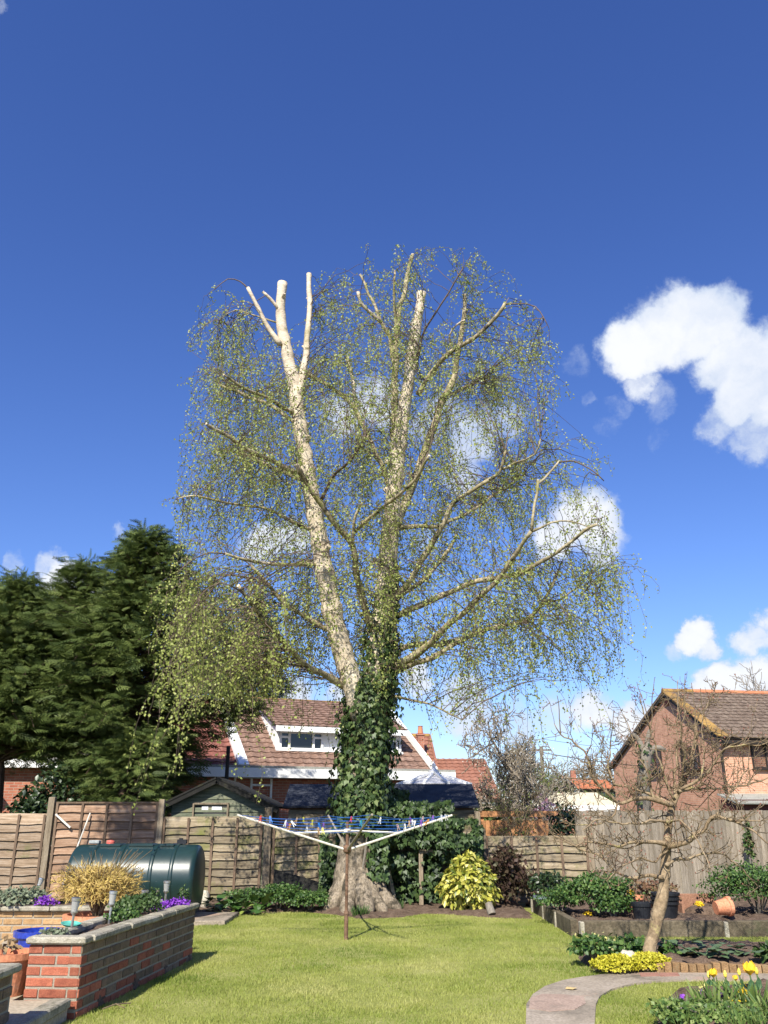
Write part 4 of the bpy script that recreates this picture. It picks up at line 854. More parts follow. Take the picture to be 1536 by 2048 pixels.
# ------------------------------------------------------------------ the pollarded birch
BY = 15.6
def project(P):
    P = np.asarray(P, float); z = P[..., 2] - CAMZ; c, s = math.cos(PITCH), math.sin(PITCH); dep = P[..., 1] * c + z * s
    return 768 + FPX * P[..., 0] / dep, 1024 - FPX * (z * c - P[..., 1] * s) / dep, dep
bb = G(716, 1832); birch = empty('birch_tree', (bb.x, BY, 0)); tag(birch, 'tall pollarded silver birch with ivy clad trunk and fresh leaves', 'tree')
LIMBS = [  # pixels, r0, r1 (pixels), depth offset start, end, bark, cut end
 ([(745, 1420), (752, 1330), (764, 1240), (776, 1120), (785, 1020), (797, 900), (812, 800), (826, 700), (836, 640), (843, 586)], 27, 8, 0, 0, 'bark_birch', 1),
 ([(728, 1440), (708, 1375), (690, 1320), (665, 1225), (646, 1130), (628, 1020), (612, 930), (598, 840), (590, 775), (575, 710), (563, 650), (561, 612), (565, 566)], 25, 9, -.1, -.7, 'bark_birch', 1),
 ([(598, 790), (606, 745), (613, 700), (618, 630), (618, 549)], 9, 5, -.6, -.3, 'bark_birch', 1),
 ([(560, 690), (532, 645), (511, 605), (496, 576)], 6, 3.4, -.7, -1.0, 'bark_birch', 1),
 ([(559, 622), (542, 598), (526, 584)], 4, 2.6, -.7, -.9, 'bark_birch', 1),
 ([(496, 578), (480, 562), (456, 558), (428, 580)], 1.6, .9, -1.0, -1.2, 'twig', 0),
 ([(553, 645), (510, 632), (470, 618), (440, 640)], 2.2, 1, -.6, -.2, 'bark_limb', 0),
 ([(587, 825), (540, 800), (490, 778), (448, 750)], 5, 2.8, -.6, -1.8, 'bark_limb', 1),
 ([(590, 845), (545, 812), (500, 795), (440, 770)], 5.5, 3, -.6, -.1, 'bark_limb', 1),
 ([(612, 955), (560, 932), (517, 910), (476, 886), (440, 864), (413, 848)], 7, 3.5, -.5, -2.2, 'bark_limb', 1),
 ([(614, 962), (552, 938), (510, 918), (479, 905)], 5.5, 3.5, -.5, .6, 'bark_limb', 1),
 ([(752, 1285), (731, 1216), (716, 1164), (707, 1099), (678, 1060), (634, 997), (593, 930)], 10, 5, .1, -2.0, 'bark_limb', 1),
 ([(703, 1092), (708, 1045), (718, 1018), (724, 1006)], 4, 3, -1, -1.4, 'bark_limb', 1),
 ([(708, 1065), (745, 1030), (790, 995), (835, 950), (858, 912)], 5, 3, -1, -2.6, 'bark_limb', 1),
 ([(645, 1128), (600, 1130), (560, 1130), (500, 1122), (452, 1108)], 5, 3.4, -.3, -1.7, 'bark_limb', 1),
 ([(452, 1108), (420, 1106), (385, 1118), (355, 1145)], 1.8, .8, -1.7, -2.3, 'twig', 0),
 ([(655, 1260), (607, 1231), (564, 1202), (528, 1161), (502, 1131)], 6.5, 3.2, -.2, -1.0, 'bark_limb', 0),
 ([(528, 1165), (490, 1152), (450, 1150), (430, 1170)], 2.2, 1, -.9, -1.3, 'twig', 0),
 ([(690, 1375), (650, 1350), (607, 1328), (581, 1298), (534, 1248), (505, 1210), (477, 1172)], 8.5, 4, -.1, -2.4, 'bark_limb', 1),
 ([(505, 1212), (480, 1180), (440, 1165), (400, 1190)], 2.2, 1, -2.2, -2.8, 'twig', 0),
 ([(625, 1062), (569, 1035), (528, 1017), (443, 1004), (382, 991), (352, 999)], 5, 1.2, -.4, -1.4, 'bark_limb', 0),
 ([(792, 1055), (812, 1000), (833, 950), (856, 883), (882, 808), (908, 753), (915, 710), (925, 658), (929, 622), (929, 590)], 11, 4.2, 0, .3, 'bark_limb', 1),
 ([(835, 790), (879, 723), (921, 694), (960, 665), (993, 632), (1011, 606)], 6, 4, 0, -1.3, 'bark_limb', 1),
 ([(1011, 608), (1038, 607), (1071, 613), (1094, 648)], 1.8, 1, -1.3, -1.8, 'twig', 0),
 ([(900, 790), (934, 772), (973, 754)], 4.5, 3.4, .2, 1.2, 'bark_limb', 1),
 ([(788, 900), (790, 808), (791, 743), (794, 642), (804, 600), (817, 544), (825, 510)], 9, 4.2, .1, 1.0, 'bark_limb', 1),
 ([(790, 740), (778, 675), (758, 635), (742, 596), (721, 550)], 5.5, 2.6, .6, 1.5, 'bark_limb', 1),
 ([(762, 645), (732, 619), (719, 603), (716, 584)], 4, 3, 1.0, .6, 'bark_birch', 1),
 ([(790, 660), (788, 600), (790, 541)], 4, 2.6, .8, .2, 'bark_limb', 1),
 ([(833, 735), (843, 675), (863, 639), (892, 596), (925, 538)], 3.2, 1.3, 0, -1.0, 'twig', 0),
 ([(783, 1000), (768, 940), (750, 904), (725, 850), (704, 810), (666, 778), (614, 746)], 7, 4, .1, 1.4, 'bark_limb', 0),
 ([(712, 815), (706, 770), (694, 715)], 4.5, 3.4, 1.0, 1.3, 'bark_birch', 1),
 ([(640, 1005), (666, 955), (700, 922), (732, 870)], 4, 2.4, -.6, -2.2, 'twig', 0),
 ([(770, 1215), (800, 1185), (833, 1142), (878, 1061), (910, 1005), (958, 973), (999, 940), (1011, 900)], 9, 3.2, 0, -1.6, 'bark_limb', 0),
 ([(798, 1055), (840, 1053), (878, 1051), (942, 1021), (991, 989), (1047, 952)], 6, 2, 0, 1.4, 'bark_limb', 0),
 ([(999, 940), (1030, 926), (1071, 908), (1081, 878)], 3, 1.6, -1.4, -1.9, 'bark_limb', 0),
 ([(790, 1200), (820, 1178), (853, 1154), (898, 1098), (912, 1070)], 7, 3, .1, .9, 'bark_limb', 0),
 ([(795, 1232), (830, 1214), (878, 1195), (958, 1162), (1023, 1152), (1063, 1134), (1120, 1098), (1168, 1061), (1193, 1049)], 8, 3.2, 0, -2.0, 'bark_limb', 1),
 ([(785, 1335), (820, 1315), (853, 1292), (894, 1251), (942, 1211), (995, 1158), (1030, 1110), (1063, 1062)], 10, 4, 0, -2.6, 'bark_limb', 0),
 ([(1063, 1062), (1068, 1010), (1076, 961)], 4.0, 3.2, -2.6, -2.7, 'bark_limb', 1),
 ([(1066, 1062), (1100, 1046), (1138, 1042), (1180, 1055)], 3, 1.2, -2.6, -3.0, 'bark_limb', 0),
 ([(800, 1298), (829, 1290), (886, 1288), (950, 1267), (991, 1255), (1043, 1243), (1075, 1219), (1100, 1179), (1116, 1142)], 7.5, 3, .1, .9, 'bark_limb', 0),
 ([(1090, 1203), (1124, 1199), (1156, 1175), (1190, 1190)], 3.2, 1.3, .7, .6, 'bark_limb', 0),
 ([(790, 1345), (821, 1330), (861, 1318), (910, 1288), (940, 1272)], 8, 5, 0, .2, 'bark_limb', 0),
 ([(1076, 968), (1096, 948), (1117, 924)], 3.0, 2.2, -2.6, -2.4, 'bark_limb', 1),
 ([(1117, 924), (1148, 922), (1184, 940), (1208, 962)], 2, 1, -2.4, -2.5, 'twig', 0),
 ([(770, 1385), (809, 1397), (870, 1413), (925, 1440)], 4, 1.6, .1, -1.6, 'bark_limb', 0),
 ([(905, 715), (898, 672), (915, 650), (930, 640)], 2.6, 1.6, .2, -.4, 'bark_birch', 0),
]
nodes = []
def limb_mesh(path, rad, n, knob):
    m = MB(); rr = [r * (1 + .16 * mnoise.noise(Vector(p) * 5.0) + (.16 if knob and random.random() < .14 else 0)) for p, r in zip(path, rad)]
    m.tube([tuple(q) for q in path], rr, n, cap=True); return m
for px, r0, r1, d0, d1, bark, cut in LIMBS:
    L0 = [0.0]
    for a, b in zip(px[:-1], px[1:]): L0.append(L0[-1] + math.hypot(b[0] - a[0], b[1] - a[1]))
    pts = [W(u, v, BY + d0 + (d1 - d0) * l / L0[-1]) for (u, v), l in zip(px, L0)]
    path, ts = smooth_path(pts, .10 if r0 > 4 else .16); dep = project(path)[2]
    wob = np.array([[mnoise.noise(Vector(q) * 2.2 + Vector((9 * k, 0, 0))) for k in range(3)] for q in path]); env = np.minimum(ts, 1 - ts) * 2
    path = path + wob * (.035 if r0 < 12 else .02) * np.minimum(env * 4, 1)[:, None]
    rad = (r0 + (r1 - r0) * ts ** .85) * (.86 if bark == 'bark_limb' else .95) * dep / FPX
    if cut and bark == 'bark_birch': rad[-3:] *= np.array([1.04, 1.12, 1.16])
    o = obj('limb' if r0 < 20 else 'stem', limb_mesh(path, rad, 12 if r0 > 9 else 7, bark != 'twig'), X[bark], birch, smooth=True)
    if cut:
        t = Vector(path[-1] - path[-2]).normalized(); m = MB().tube([Vector(path[-1]) + t * .002, Vector(path[-1]) + t * .012], rad[-1] * .97, 10); obj('cut_end', m, X['cut'], o)
    if bark == 'bark_birch':
        for _ in range(int(len(path) / 11)):
            i = rng.integers(int(len(path) * .3), len(path) - 2); a = rng.uniform(0, 6.28); dd = Vector((math.cos(a), math.sin(a), rng.uniform(.2, .9))).normalized(); q0 = Vector(path[i]); obj('stub', MB().tube([q0, q0 + dd * (rad[i] * 1.25), q0 + dd * (rad[i] * 1.3 + rng.uniform(.02, .09))], [rad[i] * .5, rad[i] * .36, rad[i] * .3], 7), X['bark_birch'], o)
    st = 0 if r0 < 14 else int(len(path) * .45)
    for q, r, t in zip(path[st:], rad[st:], ts[st:]): nodes.append((*q, r, t))
nodes = np.array(nodes)
# root flare and old lower trunk
def trunk_base():
    n = 44; pr = [(1850, 740, 78), (1838, 722, 74), (1825, 718, 64), (1808, 713, 55), (1785, 710, 47), (1760, 708, 40), (1725, 709, 35), (1690, 711, 31), (1650, 714, 30), (1600, 720, 31), (1540, 727, 33), (1480, 733, 35), (1430, 737, 36), (1395, 742, 30)]
    rings = []; ctr, _ = smooth_path([W(u, v, BY) for v, u, r in pr], .06); dep = project(ctr); rv = np.interp(dep[1][::-1], [p[0] for p in pr][::-1], [p[2] for p in pr][::-1])[::-1] * dep[2] / FPX
    vs = []; fs = []; z0 = ctr[0][2]
    for i, (c, r) in enumerate(zip(ctr, rv)):
        h = c[2] - max(z0, -.1)
        for k in range(n):
            a = 2 * math.pi * k / n; fl = math.exp(-max(0, c[2]) * 3.0)
            lobe = 1 + fl * (.26 * math.cos(5 * a + .7) + .13 * math.cos(9 * a + 2.0) - .08) + .05 * math.cos(7 * a + c[2] * 2)
            fur = .075 * mnoise.fractal(Vector((math.cos(a) * 7, math.sin(a) * 7, c[2] * 4.5)), 1, 2, 5) 
            q = r * lobe * (1 + fur * 1.6); vs.append((c[0] + q * math.cos(a), c[1] + q * math.sin(a) * .95, c[2]))
    R_ = len(ctr)
    for i in range(R_ - 1):
        for k in range(n): j = (k + 1) % n; fs.append((i * n + k, i * n + j, i * n + n + j, i * n + n + k))
    return MB().add(vs, fs)
obj('trunk', trunk_base(), X['bark_old'], birch, smooth=True)
for (u1, v1, y1, r_) in ((652, 1826, BY - .45, .15), (690, 1842, BY - .75, .15), (738, 1840, BY - .78, .16), (800, 1828, BY - .45, .15), (772, 1836, BY - .7, .12), (640, 1808, BY + .1, .12)):
    e = W(u1, v1, y1); e.z = -.03; c0 = W(712, 1775, BY); dv = Vector((e.x - c0.x, e.y - c0.y, 0)); s0 = Vector((c0.x, c0.y, 0)) + dv * .30
    pth, ts = smooth_path([s0 + Vector((0, 0, .62)), s0 + dv * .16 + Vector((0, 0, .36)), s0 + dv * .38 + Vector((0, 0, .16)), s0 + dv * .62 + Vector((0, 0, .05)), e], .05)
    rr = np.interp(ts, [0, .3, .7, 1], [r_ * .75, r_ * 1.05, r_ * .8, r_ * .25]); mm = MB(); mm.tube([tuple(q) for q in pth], [r * (1 + .12 * mnoise.noise(Vector(q) * 9)) for q, r in zip(pth, rr)], 12); obj('root', mm, X['bark_old'], birch, smooth=True)

# twigs, hanging strands and leaves
crown = [(690, 470), (770, 492), (850, 490), (930, 492), (1000, 522), (1040, 590), (1085, 630), (1108, 690), (1125, 770), (1160, 825), (1180, 910), (1236, 965), (1258, 1080), (1292, 1165), (1275, 1290), (1240, 1365), (1190, 1425), (1120, 1385), (1060, 1375), (1000, 1440), (945, 1480), (850, 1440), (800, 1400),
         (690, 1385), (640, 1395), (560, 1395), (545, 1440), (450, 1452), (380, 1440), (320, 1420), (305, 1300), (310, 1190), (370, 1110), (312, 1010), (330, 985), (385, 985), (352, 935), (358, 860), (400, 785), (372, 690), (402, 600), (445, 557), (500, 570), (525, 630), (548, 672), (600, 690), (625, 600), (660, 560), (668, 510)]
crown_top = crown
def sample_crown():
    out = []
    pc = np.array([775, 960])
    while len(out) < 370:
        u, v = rng.uniform(305, 1295), rng.uniform(465, 1400 if rng.random() < .9 else 1460)
        if not inside(crown, np.array([u]), np.array([v]))[0]: continue
        e = math.hypot((u - 775) / 520, (v - 960) / 520); half = 3.3 * math.sqrt(max(.05, 1 - min(e, 1) ** 2))
        out.append(W(u, v, BY - .2 + rng.uniform(-.75, 1) * half))
    return np.array(out)
cl = sample_crown(); att = []
for c in cl:
    k = rng.integers(4, 9); att.append(c + rng.normal(size=(k, 3)) * np.array([.42, .42, .36]))
att = np.concatenate(att); au, av, _ = project(att); att = att[inside(crown, au, av) & ~((au > 880) & (av > 1020) & (rng.random(len(au)) < .38))]
# a denser fall of older leaves hangs in front of the conifers on the left
dn = np.array([W(325 + 250 * rng.random() ** 1.2, 1400 - 250 * rng.random(), BY - 2.4 + rng.uniform(-.9, 1.2)) for _ in range(72)])
dn = dn[[not (p[0] > W(480, 1200, BY).x and rng.random() < .45) for p in dn]]
att = np.concatenate([att, dn]); n_dense = len(dn)
d2 = ((att[:, None, :] - nodes[None, :, :3]) ** 2).sum(2); up_pen = np.maximum(0, nodes[None, :, 2] - att[:, None, 2]) * .4
best = np.argmin(np.sqrt(d2) * rng.uniform(.75, 1.9, d2.shape) + up_pen + .25 * (nodes[None, :, 3] > .09), axis=1); start = nodes[best, :3]
ln = np.linalg.norm(att - start, axis=1); ok = ln < 2.6; dense = np.arange(len(att)) >= len(att) - n_dense; ok |= dense
att, start, ln, dense = att[ok], start[ok], ln[ok], dense[ok]
K = 7; t = np.linspace(0, 1, K)[None, :, None]; mid = (att + start) / 2 + np.array([0, 0, 1.0]) * (.22 * ln)[:, None] + rng.normal(size=att.shape) * .07 * ln[:, None]
TW = (1 - t) ** 2 * start[:, None] + 2 * t * (1 - t) * mid[:, None] + t ** 2 * att[:, None]
TW[:, 1:-1] += rng.normal(size=TW[:, 1:-1].shape) * .02
tr = (.0055 + .0028 * np.minimum(ln, 2)[:, None]) * np.linspace(1, .35, K)[None]
tw_parts = [tubes(TW, tr, 3)]
S0 = []; SD = []; SL = []; SDn = []
for i in range(len(att)):
    k = 3 if not dense[i] else 4
    for _ in range(k):
        q = rng.uniform(.25, 1.0) if _ else 1.0; j = q * (K - 1); a = int(min(j, K - 2)); f = j - a
        S0.append(TW[i, a] * (1 - f) + TW[i, a + 1] * f); o_ = att[i] - start[i]; o_ = o_ / (np.linalg.norm(o_) + 1e-6); SD.append(o_ * .6 + rng.normal(size=3) * .5); SL.append(rng.uniform(.16, .62) + (.65 if rng.random() < .24 else 0)); SDn.append(dense[i])
S0 = np.array(S0); SD = np.array(SD); SL = np.array(SL); su, sv, _ = project(S0); SL = SL * np.where((su > 1060) & (sv > 900) | (sv > 1180), 1.0 + .8 * rng.random(len(SL)), 1.0); SDn = np.array(SDn); SD[:, 2] = np.clip(SD[:, 2], -.3, .35)
KS = 7; ts = np.linspace(0, 1, KS)[None, :, None]
ST = S0[:, None] + SD[:, None] * (.52 * SL)[:, None, None] * (1 - np.exp(-2.6 * ts)) + np.array([0, 0, -1.0]) * SL[:, None, None] * ts ** 1.35
ST[:, 1:] += np.cumsum(rng.normal(size=ST[:, 1:].shape) * np.array([.045, .045, .03]), axis=1)
pu, pv, _ = project(ST[:, -1]); okS = inside(crown, pu, pv) | (rng.random(len(pu)) < np.where(SDn, .8, .12))
ST, SL, SDn = ST[okS], SL[okS], SDn[okS]
tw_parts.append(tubes(ST, np.broadcast_to(np.linspace(.0046, .0024, KS)[None], ST.shape[:2]), 3))
V, F, _ = join(*tw_parts); tg = np_obj('twigs', V, F, X['twig'], birch, kind='stuff')
nl = (SL / .036).astype(int) + 5; idx = np.repeat(np.arange(len(ST)), nl); q = rng.random(len(idx)) ** .8 * (KS - 1); a = np.minimum(q.astype(int), KS - 2); f = (q - a)[:, None]
LP = ST[idx, a] * (1 - f) + ST[idx, a + 1] * f + rng.normal(size=(len(idx), 3)) * .04
D = rdir(len(LP)) * .8 + np.array([0, 0, -.75]); Nn = rdir(len(LP)) + np.array([-.15, -.65, .4]); sz = rng.uniform(.030, .050, len(LP)) * np.where(SDn[idx], 1.12, 1.0)
V, F, r = scatter(LP, D, Nn, sz, T_LEAF); r = np.where(np.repeat(SDn[idx], 2), .1 + .7 * r, r * .86)
X['leaf_birch'] = LEAF('birch_leaf', [(.19, .24, .055), (.29, .34, .08), (.38, .43, .11), (.46, .49, .15), (.50, .49, .18)], .45, .45, patch=(.8, .3), spec=.4)
np_obj('crown', V, F, X['leaf_birch'], birch, rnd=r, kind='stuff'); print('birch strands', len(ST), 'leaves', len(LP))

# ------------------------------------------------------------------ ivy: up the trunk and over the fence
X['ivy'] = LEAF('ivy_leaf', [(.018, .034, .011), (.034, .062, .018), (.058, .098, .028), (.09, .135, .042), (.15, .185, .065)], .46, .1, spec=.3)
def ivy_trunk():
    pts = [W(u, v, BY) for u, v in [(716, 1655), (724, 1580), (732, 1500), (738, 1430), (748, 1360), (758, 1280), (770, 1190), (780, 1120)]]; path, ts = smooth_path(pts, .05)
    wid = np.interp(ts, [0, .08, .3, .5, .62, .8, 1], [.36, .46, .50, .48, .36, .24, .11]); n = 7600
    i = (rng.random(n) ** 1.25 * (len(path) - 1)).astype(int); a = rng.uniform(0, 2 * math.pi, n); rr = wid[i] * (.66 + .42 * rng.random(n)) * (1 + .16 * np.sin(5 * a + path[i][:, 2] * 3))
    up = ts[i] > .58; a = np.where(up, np.where(rng.random(n) < .75, rng.uniform(-1.2, .9, n), a), a)
    N_ = np.stack([np.cos(a), np.sin(a), .25 * np.ones(n)], 1); P = path[i] + N_ * np.array([1, 1, 0]) * rr[:, None] + rng.normal(size=(n, 3)) * .03
    return P, N_
P, N_ = ivy_trunk(); D = rdir(len(P)) * .6 + np.array([0, 0, -1.0]); V, F, r = scatter(P, D, N_ + rdir(len(P)) * .45, rng.uniform(.07, .125, len(P)), T_IVY)
iv = empty('trunk_ivy', (bb.x, BY, 1.0)); tag(iv, 'dark glossy ivy climbing the birch trunk', 'ivy'); np_obj('leaves', V, F, X['ivy'], iv, rnd=r, kind='stuff')
m = MB()
for k in range(7):
    a = 2 * math.pi * k / 7 + .3; m2 = [W(714 + 4 * j, 1790 - 60 * j, BY) + Vector((math.cos(a + .15 * j), math.sin(a + .15 * j), 0)) * (.36 - .02 * min(j, 5)) for j in range(8)]; m.tube(m2, .016, 5)
obj('stems', m, X['bark_grey'], iv)
def ivy_fence():
    Ps = []; Ns = []; n = 0
    reg = [((668, 850), (1612, 1690), 16.0, 2300), ((850, 955), (1636, 1690), 16.0, 900), ((700, 905), (1600, 1800), 16.2, 2600), ((640, 690), (1660, 1800), 16.3, 700), ((735, 775), (1660, 1760), 15.5, 420), ((880, 965), (1650, 1720), 16.1, 700), ((720, 815), (1575, 1625), 17.0, 600)]
    for (u0, u1), (v0, v1), Y, k in reg:
        u = rng.uniform(u0, u1, k); v = rng.uniform(v0, v1, k)
        for uu, vv in zip(u, v):
            b = .5 + .5 * mnoise.noise(Vector((uu / 38, vv / 38, 0)))
            if b < .32: continue
            p = W(uu, vv, Y + rng.uniform(-.12, .5) - b * .45)
            if p.z < .03: continue
            Ps.append(p); Ns.append((rng.normal() * .4, -1, .35 + rng.normal() * .3))
    return np.array(Ps), np.array(Ns)
P, N_ = ivy_fence(); D = rdir(len(P)) * .6 + np.array([0, -.1, -1.0]); V, F, r = scatter(P, D, N_, rng.uniform(.07, .115, len(P)), T_IVY)
iv2 = empty('fence_ivy', (.6, 16.4, 0)); tag(iv2, 'bank of dark ivy smothering the fence right of the birch', 'ivy'); np_obj('leaves', V, F, X['ivy'], iv2, rnd=r * .7, kind='stuff')
m = MB()
for k in range(26):
    x0 = rng.uniform(-.6, 1.6); m.tube([(x0 + .2 * math.sin(j + k), 16.55 - .05 * j, .0 + .26 * j) for j in range(6)], .012, 5)
obj('stems', m, X['bark_grey'], iv2)
trl = empty('trellis_posts', (.9, 16.0, 0)); tag(trl, 'grey timber post and rail frame half buried in ivy', 'frame')
q = G(842, 1800, 0); pz1 = W(842, 1703, 15.9).z; 
obj('post', MB().bbox((W(842, 1750, 15.9).x, 15.9, pz1 / 2), (.07, .07, pz1), .006), X['post'], trl); obj('rail', MB().beam((W(838, 1704, 15.9).x, 15.9, pz1), (W(965, 1708, 15.9).x, 15.9, pz1), .05, .06), X['post'], trl)
obj('leaning_post', MB().beam((W(790, 1790, 15.8).x, 15.8, 0), (W(772, 1730, 16.0).x, 16.0, .72), .07, .07), X['bark_limb'], trl)

# ------------------------------------------------------------------ conifers
X['conifer'] = LEAF('cypress_spray', [(.038, .060, .016), (.072, .106, .027), (.118, .156, .04), (.175, .21, .06)], .6, .25, patch=(.9, .35), spec=.25)
X['conifer_blue'] = LEAF('blue_cypress_spray', [(.012, .030, .022), (.024, .050, .034), (.045, .08, .05)], .6, .1, spec=.25)
def conifer(name, base, H, Rm, label, nb, seed, mat, z0=.12, sprays=14, ssize=.55, prof=None, mod=None):
    g = np.random.default_rng(seed); t = empty(name, base); tag(t, label, 'tree', 'evergreens behind the left fence'); B = np.array(base)
    m = MB().tube([B + np.array([.15 * math.sin(k), .1 * math.cos(2 * k), H * k / 8 * .96]) for k in range(9)], [max(.02, .2 * (1 - k / 8.2)) for k in range(9)], 8); obj('trunk', m, X['bark_conifer'], t)
    P = []; D = []; Z = []; bw = MB(); S = []
    for i in range(nb):
        h = z0 + (1 - z0) * (i + g.random()) / nb; az = i * 2.39996 + g.normal() * .3
        env = (prof(h) if prof else (1 - h) ** .75); L = Rm * env * g.uniform(.72, 1.12) + .15
        lump = 1 + .5 * mnoise.noise(Vector((math.cos(az) * 1.9, math.sin(az) * 1.9, h * H * .8 + seed))); L *= lump * (mod(math.cos(az), h) if mod else 1)
        out = np.array([math.cos(az), math.sin(az), 0]); c = B + np.array([0, 0, h * H]); rise = g.uniform(.2, .55) + .5 * h
        path = [c + out * L * s + np.array([0, 0, L * (rise * s - (.34 + .3 * g.random()) * s * s)]) for s in np.linspace(0, 1, 6)]
        if L > .6: bw.tube(path, [max(.006, .03 * (1 - k / 5.5)) for k in range(6)], 4, cap=False)
        ns = max(3, int(sprays * (L / Rm) ** .7 + 2))
        for k in range(ns):
            s = 1 - .78 * (k / ns) ** 1.15 if k else 1.0; j = s * 5; a = int(min(j, 4)); f = j - a; p = path[a] * (1 - f) + path[a + 1] * f
            side = g.normal() * .75; d = out * 1.0 + np.array([-out[1], out[0], 0]) * side + np.array([0, 0, g.normal() * .22 + .05 - .1 * s]); P.append(p + g.normal(size=3) * .10); D.append(d); Z.append(np.array([0, 0, .7]) + g.normal(size=3) * .7 + out * .5); S.append(ssize * g.uniform(.65, 1.25) * (.75 + .25 * env))
    for k in range(26):                                   # leading shoots at the top
        p = B + np.array([g.normal() * .12, g.normal() * .12, H * g.uniform(.92, 1.03)]); P.append(p); D.append(np.array([g.normal() * .4, g.normal() * .4, 1.0])); Z.append(g.normal(size=3)); S.append(ssize * .7)
    V, F, r = scatter(np.array(P), np.array(D), np.array(Z), np.array(S), T_SPRAY, .75); np_obj('crown', V, F, mat, t, rnd=r, kind='stuff'); obj('branches', bw, X['bark_conifer'], t)
    return t
p = W(243, 1600, 21.0); zt = W(246, 1075, 21.0).z
conifer('cypress_tree', (p.x, 21.0, 0), zt, 2.9, 'broad dark green cypress towering over the brown fence panel', 520, 3, X['conifer'], z0=.2, sprays=44, ssize=.46, mod=lambda c, h: (1 + (.42 if .42 < h < .74 else .12) * max(c, 0)) * (1 - (.5 if h < .44 else 0) * max(-c, 0)) * (1 - (.42 if h < .40 else 0) * max(c, 0)), prof=lambda h: min(1.0, (1 - h) * 1.75 + .03) * (0.84 + .16 * math.cos(h * 20)) * (1 if h > .36 else .55 + h * .6))
p = W(20, 1600, 20.5); zt = W(30, 1165, 20.5).z
conifer('cypress_tree', (p.x - .4, 20.5, 0), zt, 1.6, 'cypress with bare lower trunk at the end of the lap fence', 420, 5, X['conifer'], z0=.38, sprays=30, ssize=.42, prof=lambda h: min(1.0, (1 - h) * 1.8 + .05))
p = W(112, 1600, 21.8); zt = W(122, 1135, 21.8).z
conifer('cypress_tree', (p.x, 21.8, 0), zt, 1.5, 'cypress with feathery leaning top between its two bigger neighbours', 260, 6, X['conifer'], z0=.52, sprays=24, ssize=.46, prof=lambda h: min(1.0, (1 - h) * 2.2 + .05))
p = W(498, 1600, 36.0); zt = W(494, 1205, 36.0).z
conifer('spruce_tree', (p.x, 36.0, 0), zt, 2.3, 'narrow blue green conifer behind the hanging birch twigs', 260, 8, X['conifer_blue'], z0=.30, sprays=20, ssize=.62, prof=lambda h: min(1.0, (1 - h) * 1.3))
# the conifer by the wall: low skirt of branches in front of the fence top
p = W(262, 1600, 19.2); conifer('young_cypress', (p.x, 19.0, 0), W(262, 1470, 19.0).z, .95, 'bright green low cypress skirt just above the brown panel', 110, 11, X['conifer'], z0=.42, sprays=20, ssize=.36, prof=lambda h: (1 - h) ** .5)

# ------------------------------------------------------------------ bare deciduous trees
def branch_tree(base, H, spread, r0, levels, seed, up=.5, droop=0.0, kids=(4, 7), lean=(0, 0), first=.3, ratio=.62):
    g = np.random.default_rng(seed); segs = []
    def grow(p, d, L, r, lv):
        K = 5; pts = [p]; 
        for k in range(K - 1):
            d = d + g.normal(size=3) * .16 + np.array([0, 0, up * .10 - droop * .1]); d = d / np.linalg.norm(d); pts.append(pts[-1] + d * L / (K - 1))
        segs.append((np.array(pts), np.linspace(r, r * .55, K)))
        if lv == 0: return
        n = g.integers(*kids)
        for k in range(n):
            t = first + (1 - first) * (k + g.random()) / n; j = t * (K - 1); a = int(min(j, K - 2)); f = j - a; q = pts[a] * (1 - f) + pts[a + 1] * f
            s = g.normal(size=3); s -= d * s.dot(d); s /= np.linalg.norm(s); nd = d * g.uniform(.45, .8) + s * spread; nd /= np.linalg.norm(nd)
            grow(q, nd, L * ratio * g.uniform(.75, 1.15), r * .5 * (1.15 - .35 * t), lv - 1)
    grow(np.array(base, float), np.array([lean[0], lean[1], 1.0]), H, r0, levels)
    return segs
def seg_obj(name, segs, mat, parent, n=3, rmin=0.0, kind='stuff'):
    P = np.array([s[0] for s in segs]); Rr = np.maximum(np.array([s[1] for s in segs]), rmin); V, F = tubes(P, Rr, n); return np_obj(name, V, F, mat, parent, smooth=True, kind=kind)
def bare(name, u, vb, vt, Y, label, seed, mat, spread=.75, r0=.16, levels=4, frac=.45, leaf=None, nleaf=0, lsize=.06, cat='tree', group=None, kids=(4, 7), rmin=.008, up=.5):
    b = W(u, vb, Y); b.z = 0; H = W(u, vt, Y).z; t = empty(name, b); tag(t, label, cat, group)
    segs = branch_tree(b, H * frac, spread, r0, levels, seed, kids=kids, up=up); top = max(s[0][:, 2].max() for s in segs); k = H / top
    segs = [((s[0] - np.array(b)) * np.array([k ** .5, k ** .5, k]) + np.array(b), s[1]) for s in segs]
    seg_obj('trunk', segs[:1], mat, t, 8, kind=None); seg_obj('crown', segs[1:], mat, t, 3, rmin)
    if leaf:
        ends = np.concatenate([s[0][2:] for s in segs if s[1][0] < r0 * .12]); i = rng.integers(0, len(ends), nleaf); P = ends[i] + rng.normal(size=(nleaf, 3)) * .05
        V, F, r = scatter(P, rdir(nleaf), rdir(nleaf), rng.uniform(.7, 1.3, nleaf) * lsize, T_LEAF); np_obj('leaves', V, F, leaf, t, rnd=r, kind='stuff')
    return t
X['blossom_white'] = LEAF('pale_blossom', [(.45, .42, .36), (.6, .57, .5)], .7, .2)
X['blossom_pink'] = LEAF('pink_blossom', [(.55, .22, .28), (.68, .38, .42), (.75, .55, .56)], .7, .2)
X['leaf_young'] = LEAF('young_leaf', [(.13, .16, .035), (.22, .24, .06)], .6, .3)
X['bark_pale'] = M('pale_bark', [(.19, .155, .11), (.28, .235, .175)], 3, .95, .2)
